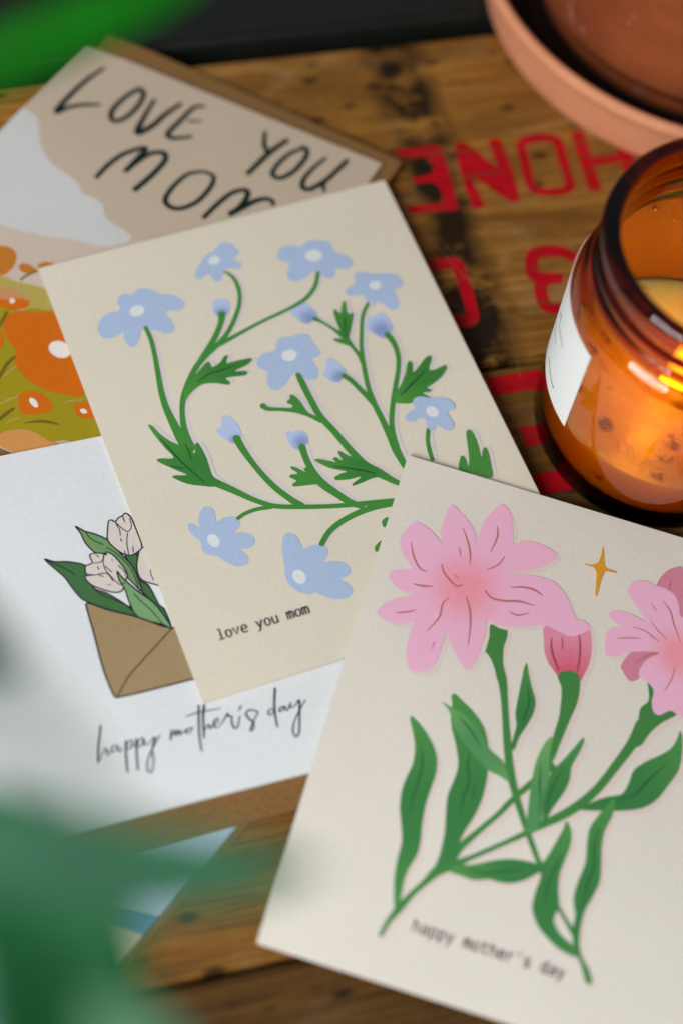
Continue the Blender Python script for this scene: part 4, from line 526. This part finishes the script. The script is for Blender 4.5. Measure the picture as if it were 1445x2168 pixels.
dark_rail = simple('tarred_rail', (0.013, 0.015, 0.012), 0.33, 0.5)
rail = box('edge_rail', -300, 420, 360, 440, -60, -2.5, dark_rail, crate, 2.2, 3)
box('crate_side', -299, 419, -59, 348, -250, -14, simple('crate_inside', (0.03, 0.018, 0.008)), crate)

# red stencil paint, worn by the grain
def stencil():
    m, nt, N, Lk, P = new_mat('stencil_paint'); tc = node(nt, 'ShaderNodeTexCoord').outputs['Object']
    mp = node(nt, 'ShaderNodeMapping'); mp.inputs['Scale'].default_value = (40, 320, 1); Lk.new(tc, mp.inputs['Vector'])
    n = noise(nt, mp.outputs['Vector'], 1.0, 5, 0.65); n2 = noise(nt, tc, 160, 4)
    c = mixc(nt, ramp(nt, n2, [(0.35, 0), (0.7, 1)]), (0.50, 0.004, 0.013), (0.36, 0.003, 0.010))
    c = mixc(nt, ramp(nt, n, [(0.52, 0.0), (0.66, 0.75)]), c, (0.15, 0.045, 0.014))
    Lk.new(c, P.inputs['Base Color']); P.inputs['Roughness'].default_value = 0.6; P.inputs['Specular IOR Level'].default_value = 0.12
    return m
sten = stencil()
for i, e in enumerate(CRATE_LETTERS):
    I = Ink(0.05)
    if 'poly' in e: I.poly(catmull(e['poly'], sharp=1))
    else:
        for s in e['strokes']: I.stroke([tuple(q) for q in s], smooth=len(s) > 4, caps=False)
    I.build('stencilled_letter', sten, pl_mid if i == len(CRATE_LETTERS) - 1 else pl_up)
I = Ink(0.07); I.stroke([(x, y, 0.13) for x, y in SCRATCH]); I.build('scratch', paper('scratch_mark', (0.26, 0.16, 0.09)), pl_up)

# ------------------------------------------------------------------ greeting cards and envelopes
kraft = paper('kraft_paper', A(150,112,66,1.05), 0.75, 0.22, 0.15, 0.5)
def envelope(key, label, z_t=0.7, mat=None):
    t = card_root(key, 'kraft_envelope', label, 'envelope', 'kraft envelopes under the cards')
    q = CARDS[key]['quad']
    slab('envelope_front', q, z_t * 0.45, mat or kraft, t)
    b = slab('envelope_back', [(x * .998, y * .998) for x, y in q], z_t * 0.4, mat or kraft, t); b.location.z = -z_t * 0.55 * MM
    return t
envelope('love_env', 'brown kraft envelope sticking out behind the hand lettered landscape card', 1.0)
envelope('white_env', 'brown kraft envelope showing below the white tulip card', 0.7)
envelope('blue_env', 'brown kraft envelope under the pale blue seaside card', 0.4)

def stock(name, col): return paper(name, col, 0.66, 0.05, 0.2, 0.3)
def folded(key, mat, root):
    q = CARDS[key]['quad']
    slab('front_panel', q, 0.32, mat, root)
    b = slab('back_panel', [(x * .997, y * .998) for x, y in q], 0.32, mat, root); b.location = (0.25 * MM, -0.2 * MM, -0.46 * MM)
G = 'greeting cards spread on the crate'
t = card_root('blue', 'greeting_card', 'pale blue seaside card half hidden by the foreground leaves', 'card', G)
folded('blue', stock('sky_blue_stock', A(172,192,212,1.2)), t)
draw('blue', t, lambda e: 0)

t = card_root('love', 'greeting_card', 'landscape card with brushed words and orange flowers, farthest back', 'card', G)
folded('love', stock('oat_stock', A(186,170,150,1.14)), t)
draw('love', t, lambda e: 0)

t = card_root('white', 'greeting_card', 'white card with tulips in a brown envelope and script greeting', 'card', G)
folded('white', stock('white_stock', A(216,220,222,1.15)), t)
draw('white', t, lambda e: 0)

t = card_root('beige', 'greeting_card', 'beige card with pale blue flowers on curling green stems', 'card', G)
folded('beige', stock('beige_stock', A(216,209,191,K)), t)
rank = {'printed_flower': 0, 'printed_bud': 1, 'printed_stem': 2, 'printed_leaf': 3}
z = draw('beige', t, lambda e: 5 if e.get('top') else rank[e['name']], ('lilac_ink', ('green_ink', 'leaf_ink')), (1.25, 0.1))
for k, s, a, b, i in TEXT:
    if k == 'beige': lettering(s, a, b, ink(i), t, z)

t = card_root('pink', 'greeting_card', 'cream card with large pink flowers on crossing green stems', 'card', G)
folded('pink', stock('cream_stock', A(217,212,201,K)), t)
def rank2(e):
    if e.get('over'): return 9
    if e.get('under'): return 0
    return {'printed_stem': 1, 'printed_leaf': 2, 'printed_bud': 4, 'printed_petal': 6, 'printed_star': 5, 'printed_flower': 7}[e['name']] - (2.5 if e['ink'] == 'dark_pink_ink' and e['name'] == 'printed_flower' else 0)
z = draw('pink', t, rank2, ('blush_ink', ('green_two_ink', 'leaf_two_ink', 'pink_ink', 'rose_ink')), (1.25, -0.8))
for k, s, a, b, i in TEXT:
    if k == 'pink': lettering(s, a, b, ink(i), t, z)

# ------------------------------------------------------------------ amber glass candle
def lathe(name, prof, mat, parent, seg=128, closed=True, smooth=True):
    V = []; Fc = []; n = len(prof); rings = []
    for r, z in prof:
        if r < 1e-6: rings.append([len(V)]); V.append((0, 0, z))
        else:
            rings.append(list(range(len(V), len(V) + seg)))
            V += [(r * math.cos(2*math.pi*i/seg), r * math.sin(2*math.pi*i/seg), z) for i in range(seg)]
    for a, b in zip(rings, rings[1:]):
        for i in range(seg):
            j = (i + 1) % seg
            if len(a) == 1 and len(b) > 1: Fc.append((a[0], b[j], b[i]))
            elif len(b) == 1 and len(a) > 1: Fc.append((a[i], a[j], b[0]))
            elif len(a) > 1: Fc.append((a[i], a[j], b[j], b[i]))
    return obj(name, V, Fc, mat, parent, smooth)

def smooth_profile(p, n=4): return [(max(0, q[0]), q[1]) for q in catmull([tuple(x) for x in p], n, False)]

candle = thing('jar_candle', 'lit candle in an amber glass jar with a white label', 'candle', (82.4, 249.9, 0.05))
def amber():
    m, nt, N, Lk, P = new_mat('amber_glass')
    P.inputs['Base Color'].default_value = (1, 1, 1, 1); P.inputs['Transmission Weight'].default_value = 1.0
    P.inputs['Roughness'].default_value = 0.015; P.inputs['IOR'].default_value = 1.5
    va = node(nt, 'ShaderNodeVolumeAbsorption'); va.inputs['Color'].default_value = (0.92, 0.765, 0.0, 1); va.inputs['Density'].default_value = 1800
    Lk.new(va.outputs[0], N['Material Output'].inputs['Volume']); return m
outer = [(0,0),(20,0),(33.4,0),(34.4,0.25),(35.0,1.0),(35.2,2.4),(35.35,6),(35.6,14),(36.1,30),(36.75,51.5),(36.8,57),(36.2,60),(35.2,62.2),(34.0,63.4),(33.4,64.4),
 (33.4,65.4),(34.1,66.2),(34.6,67.2),(34.1,68.2),(33.4,69.2),(33.3,70.6),(34.0,71.5),(34.5,72.5),(34.0,73.5),(33.3,74.6),(33.3,76.4),(34.2,77.4),(34.9,79),(35.0,80.8),(34.4,82.4),(33.2,83.2),(31.8,83.2),(30.7,82.6)]
inner = [(30.3,81),(30.2,76),(30.2,66),(30.8,63),(32.6,60.5),(34.2,57.5),(34.6,52),(34.0,30),(33.5,14),(33.2,8.5),(32.2,5.6),(28,4.4),(15,4.0),(0,4.0)]
jar = lathe('glass_jar', smooth_profile(outer + inner, 3), amber(), candle, 160)

def wax():
    m, nt, N, Lk, P = new_mat('candle_wax'); tc = node(nt, 'ShaderNodeTexCoord').outputs['Object']
    n = noise(nt, tc, 90, 4, .6, .4); n2 = noise(nt, tc, 260, 3)
    c = mixc(nt, ramp(nt, n, [(0.35, 0.0), (0.7, 1.0)]), (0.85, 0.66, 0.36), (0.80, 0.50, 0.20))
    vo = node(nt, 'ShaderNodeTexVoronoi'); vo.inputs['Scale'].default_value = 110; Lk.new(tc, vo.inputs['Vector'])   # scattered dark flecks in the wax
    c = mixc(nt, math_(nt, 'MULTIPLY', ramp(nt, vo.outputs['Distance'], [(0.16, 0.85), (0.34, 0.0)]), ramp(nt, n2, [(0.42, 0), (0.55, 1)])), c, (0.16, 0.05, 0.03))
    Lk.new(c, P.inputs['Base Color']); P.inputs['Roughness'].default_value = 0.3
    P.inputs['Subsurface Weight'].default_value = 1.0; P.inputs['Subsurface Radius'].default_value = (1.0, 0.5, 0.2); P.inputs['Subsurface Scale'].default_value = 0.034
    Lk.new(bump(nt, n2, .3, .0006), P.inputs['Normal']); return m
wx = lathe('candle_wax', smooth_profile([(0,4.2),(20,4.35),(28,4.7),(32,5.9),(33.0,8.8),(33.4,17),(33.6,22.4),(33.0,22.2),(30.8,21.5),(26,21.2),(12,21),(3,20.6),(0,20.6)], 3), wax(), candle, 96)
# bubbles of melted wax and droplets stuck to the far inside wall
bm_all = bmesh.new()
def jar_r(z): return 35.2 + 0.032 * z
SPOTS = BUBBLES + [(random.gauss(105, 22), random.gauss(44, 6), random.choice((.07, .09, .12, .16))) for k in range(70)]
for a, z, r in SPOTS:
    a = math.radians(a)
    bmesh.ops.create_icosphere(bm_all, subdivisions=2, radius=r * MM, matrix=Matrix.Translation(Vector(((jar_r(z) - 2.2) * math.cos(a) * MM, (jar_r(z) - 2.2) * math.sin(a) * MM, z * MM))))
me = bpy.data.meshes.new('wax_droplets'); bm_all.to_mesh(me); bm_all.free()
for p in me.polygons: p.use_smooth = True
dm, nt, N, Lk, P = new_mat('melted_bead'); P.inputs['Roughness'].default_value = .12; P.inputs['Base Color'].default_value = (.35, .13, .02, 1); P.inputs['Specular IOR Level'].default_value = .9
me.materials.append(dm); o = bpy.data.objects.new('wax_droplets', me); COL.objects.link(o); o.parent = candle
# wick and flame
wk = lathe('wick', [(0,20.4),(0.75,20.4),(0.7,26),(0.55,28.4),(0,28.6)], simple('charred_wick', (0.015,0.012,0.01), .9), candle, 12)
fm, nt, N, Lk, P = new_mat('candle_flame'); em = node(nt, 'ShaderNodeEmission'); em.inputs[0].default_value = (1.0, 0.62, 0.20, 1); em.inputs[1].default_value = 30
Lk.new(em.outputs[0], N['Material Output'].inputs['Surface'])
flame = lathe('flame', smooth_profile([(0,26.4),(1.6,27.2),(3.1,29.6),(3.6,32.4),(3.0,36.5),(1.6,41.5),(.5,45.5),(0,47)], 3), fm, candle, 24)
lt = bpy.data.lights.new('flame_light', 'POINT'); lt.energy = 0.036; lt.color = (1.0, 0.56, 0.20); lt.shadow_soft_size = 0.003
lo = bpy.data.objects.new('flame_light', lt); COL.objects.link(lo); lo.location = (0, 0, 0.050); lo.parent = candle
# paper label wrapped round the jar
lab_r = 36.0
def wrap(pts, r):   # (angle in degrees, height) to the jar's side
    return [((jar_r(z) + r) * math.cos(math.radians(a)), (jar_r(z) + r) * math.sin(math.radians(a)), z) for a, z in pts]
V = []; Fc = []; n = 96; a0, a1 = 8.0, 217.4
for i in range(n + 1):
    a = a0 + (a1 - a0) * i / n; V += wrap([(a, 21.6), (a, 55.9)], 0); V += wrap([(a, 21.6), (a, 55.9)], .12)
for i in range(n):
    b = 4 * i; Fc += [(b+2, b+6, b+7, b+3), (b, b+1, b+5, b+4), (b+1, b+3, b+7, b+5), (b, b+4, b+6, b+2)]
Fc += [(0, 2, 3, 1), (4*n, 4*n+1, 4*n+3, 4*n+2)]
lab = obj('paper_label', V, Fc, paper('label_paper', A(222,228,230,1.12), .55, .02), candle, False)
def label_stroke(I, pts, wd):
    b = len(I[0]); n = len(pts)
    for i, (a, z) in enumerate(pts):
        p, q = pts[max(0, i-1)], pts[min(n-1, i+1)]; k = lab_r * math.pi / 180
        dx, dz = (q[0]-p[0]) * k, q[1]-p[1]; L = math.hypot(dx, dz) or 1
        ox, oz = -dz / L * wd / 2 / k, dx / L * wd / 2
        I[0].extend(wrap([(a + ox, z + oz), (a - ox, z - oz)], 0.15 + 0.002 * i))
    I[1].extend([(b+2*i, b+2*i+1, b+2*i+3, b+2*i+2) for i in range(n - 1)])
I = ([], [])
sp = catmull([(a, z) for a, z in SPRIG], 4, False); label_stroke(I, sp, .24)
for (a, z), r in ((SPRIG[1], .55), (SPRIG[4], .3)): label_stroke(I, [(a - .5*r/.55, z - .2), (a + .5*r/.55, z + .2)], r * 1.6)
label_stroke(I, [(SPRIG[1][0], SPRIG[1][1]), (SPRIG[1][0] - 1.6, SPRIG[1][1] + .9)], .12)
obj('printed_sprig', I[0], I[1], ink('plum_ink'), lab)
def label_word(word, a, b, name):
    I = ([], []); k = lab_r * math.pi / 180; dx, dz = (b[0]-a[0]) * k, b[1]-a[1]; L = math.hypot(dx, dz); ux, uz = dx / L, dz / L; adv = L / len(word)
    for i, ch in enumerate(word):
        for st in GLYPH.get(ch, []):
            pts = []
            for x, y in st:
                X, Y = (i + x * .8) * adv, y * adv * .8
                pts.append((a[0] + (ux * X + uz * -Y * 0) / k + (-uz * Y) / k, a[1] + uz * X + ux * Y))
            label_stroke(I, pts, adv * .22)
    return obj(name, I[0], I[1], ink('plum_ink'), lab)
label_word('cottonwood', LABEL_WORD[0], LABEL_WORD[1], 'printed_word')
I = ([], [])
for i in range(9):
    f0, f1 = i / 9, (i + .6) / 9
    lp = lambda f: (LABEL_DOTS[0][0] + (LABEL_DOTS[1][0]-LABEL_DOTS[0][0]) * f, LABEL_DOTS[0][1] + (LABEL_DOTS[1][1]-LABEL_DOTS[0][1]) * f)
    label_stroke(I, [lp(f0), lp(f1)], .42)
obj('printed_dots', I[0], I[1], ink('plum_ink'), lab)

# ------------------------------------------------------------------ terracotta saucer and the pot standing in it
def clay(name, c1, c2, salt=0.0, rough=.75):
    m, nt, N, Lk, P = new_mat(name); tc = node(nt, 'ShaderNodeTexCoord').outputs['Object']
    n = noise(nt, tc, 28, 5, .6, .3); n2 = noise(nt, tc, 300, 4, .7)
    c = mixc(nt, ramp(nt, n, [(0.35, 0), (0.68, 1)]), c1, c2); c = mixc(nt, ramp(nt, n2, [(0.3, .25), (0.6, 0)]), c, tuple(x * .6 for x in c1))
    if salt:
        n3 = noise(nt, tc, 45, 5, .75, 1.2); c = mixc(nt, ramp(nt, n3, [(0.60, 0), (0.72, salt)]), c, (.55, .40, .36))
    Lk.new(c, P.inputs['Base Color']); P.inputs['Roughness'].default_value = rough; P.inputs['Specular IOR Level'].default_value = .3
    Lk.new(bump(nt, n2, .3, .0003), P.inputs['Normal']); return m
SC = (86.0, 419.5, 0.05)
saucer = thing('plant_saucer', 'pale terracotta saucer under the glazed pot', 'saucer', SC)
lathe('saucer_bowl', smooth_profile([(0,0),(40,0),(73,0),(75,.7),(76.2,4),(78.4,17),(79.4,18.6),(81.6,19.8),(82.3,21.6),(81.6,23.4),(80.2,23.8),(79.0,23.2)], 3), clay('saucer_clay', (.72,.31,.165), (.63,.265,.135), .22), saucer, 160)
lathe('shaded_inside', smooth_profile([(78.9,23.0),(77.6,20),(74,6.5),(70,5.2),(40,5),(0,5)], 3), simple('shaded_clay', (.010,.008,.007), .5), saucer, 160)  # near-black colour paints in the shadow of the gap inside the saucer
pot = thing('flower_pot', 'large reddish brown pot standing in the saucer, cut by the frame', 'pot', (SC[0], SC[1], 5.1))
lathe('pot_wall', smooth_profile([(0,0),(40,0),(56,0),(58,1),(61,16),(66.5,50),(77,105),(80,118),(86,120),(88,140),(86,144),(80,144),(77,120),(66,40),(60,8),(0,6)], 3), clay('pot_clay', (.36,.092,.032), (.20,.048,.018), .75, .32), pot, 128)
lathe('soil', [(0,112),(40,113),(75.5,112)], simple('potting_soil', (.02,.014,.01), .95), pot, 48)

# ------------------------------------------------------------------ leafy plants beside the crate, leaning into view
def leaf_mat(name, c, trans=.35, rough=.35):
    m, nt, N, Lk, P = new_mat(name); tc = node(nt, 'ShaderNodeTexCoord').outputs['Object']; P.inputs['Specular IOR Level'].default_value = .2
    n = noise(nt, tc, 70, 4); col = mixc(nt, ramp(nt, n, [(.3, 0), (.7, 1)]), c, tuple(x * .7 for x in c))
    Lk.new(col, P.inputs['Base Color']); P.inputs['Roughness'].default_value = rough
    tr = node(nt, 'ShaderNodeBsdfTranslucent'); Lk.new(mixc(nt, 1, col, (1.0, 1.3, .5), 'MULTIPLY'), tr.inputs[0])
    mx = node(nt, 'ShaderNodeMixShader'); mx.inputs[0].default_value = trans
    Lk.new(P.outputs[0], mx.inputs[1]); Lk.new(tr.outputs[0], mx.inputs[2]); Lk.new(mx.outputs[0], N['Material Output'].inputs['Surface']); return m

def plant(name, label, cat, base, leaves, mats, pot_mat, pr, ph):
    t = thing(name, label, cat, base)
    lathe('plant_pot', smooth_profile([(0,0),(pr*.6,0),(pr*.74,0),(pr*.78,2),(pr*.98,ph*.8),(pr*1.05,ph*.82),(pr*1.08,ph),(pr*.98,ph),(pr*.92,ph*.8),(pr*.7,5),(0,4)], 3), pot_mat, t, 64)
    lathe('soil', [(0, ph*.86), (pr*.93, ph*.84)], simple('soil_dark', (.02,.014,.01), .95), t, 32)
    for (lp, nrm), mat in zip(leaves, mats):
        c = [Vector(p[:3]) - Vector(base) for p in lp]; wd = [p[3] for p in lp]
        P4 = catmull([(*p, w) for p, w in zip(c, wd)], 6, False)
        V = []; Fc = []; K_ = 9
        for i, p in enumerate(P4):
            a = Vector(P4[max(0, i-1)][:3]); b = Vector(P4[min(len(P4)-1, i+1)][:3]); d = (b - a).normalized()
            side = d.cross(Vector(nrm)).normalized(); up = side.cross(d).normalized()
            for k in range(K_):
                s = k / (K_ - 1) * 2 - 1
                q = Vector(p[:3]) + side * (s * p[3]) + up * (abs(s) ** 1.5 * p[3] * .22)
                V.append(tuple(q))
        for i in range(len(P4) - 1):
            for k in range(K_ - 1):
                a = i * K_ + k; Fc.append((a, a + 1, a + K_ + 1, a + K_))
        lf = obj('leaf', V, Fc, mat, t, True)
        so = lf.modifiers.new('thickness', 'SOLIDIFY'); so.thickness = .0004
        # petiole from the soil to the leaf base
        p0 = Vector((random.uniform(-.3, .3) * pr, random.uniform(-.3, .3) * pr, ph * .82)); p3 = c[0]; d = (c[1] - c[0]).normalized()
        p1 = p0 + Vector((0, 0, (p3 - p0).length * .5)); p2 = p3 - d * (p3 - p0).length * .25
        V = []; Fc = []; n = 18
        for i in range(n + 1):
            u = i / n; q = p0*(1-u)**3 + p1*3*u*(1-u)**2 + p2*3*u*u*(1-u) + p3*u**3
            dd = ((p1-p0)*3*(1-u)**2 + (p2-p1)*6*u*(1-u) + (p3-p2)*3*u*u).normalized(); e1 = dd.orthogonal().normalized(); e2 = dd.cross(e1)
            rr = 1.6 - .7 * u
            V += [tuple(q + e1*math.cos(k*math.pi/4)*rr + e2*math.sin(k*math.pi/4)*rr) for k in range(8)]
        for i in range(n):
            for k in range(8): Fc.append((i*8+k, i*8+(k+1)%8, (i+1)*8+(k+1)%8, (i+1)*8+k))
        obj('leaf_stalk', V, Fc, mat, lf, True)
    return t
up = (0.15, -0.25, 0.95)
deep = leaf_mat('leaf_deep_green', (.048, .19, .10), .35, .45); dark = leaf_mat('leaf_dark', (.008, .05, .02), .15, .35); palem = leaf_mat('leaf_pale', (.05, .19, .09), .3, .4)
plant('potted_plant', 'leafy green plant blurred in the near lower left corner', 'plant', (-215, 20, -0.1),
      [(LEAVES['cross'], (-.1, -.5, .85)), (LEAVES['low'], up), (LEAVES['edge'], up), (LEAVES['pale'], (-.2, -.45, .85)), (LEAVES['corner'], (-.3, -.4, .85)), (LEAVES['veil'], (-.1, -.4, .9))],
      [deep, leaf_mat('leaf_low', (.020, .165, .05), .3, .6), dark, palem, leaf_mat('leaf_bluish', (.09, .19, .19), .2, .35), leaf_mat('leaf_thin', (.06, .14, .08), .4, .5)], clay('small_pot_clay', (.40,.16,.08), (.32,.12,.06)), 42, 70)
plant('trailing_plant', 'bright green leaf of a plant reaching over the upper left corner', 'plant', (-274, 316, -2.4),
      [(LEAVES['high'], up)], [leaf_mat('leaf_bright', (.006, .21, .005), .5, .55)], clay('second_pot_clay', (.40,.16,.08), (.32,.12,.06)), 38, 64)
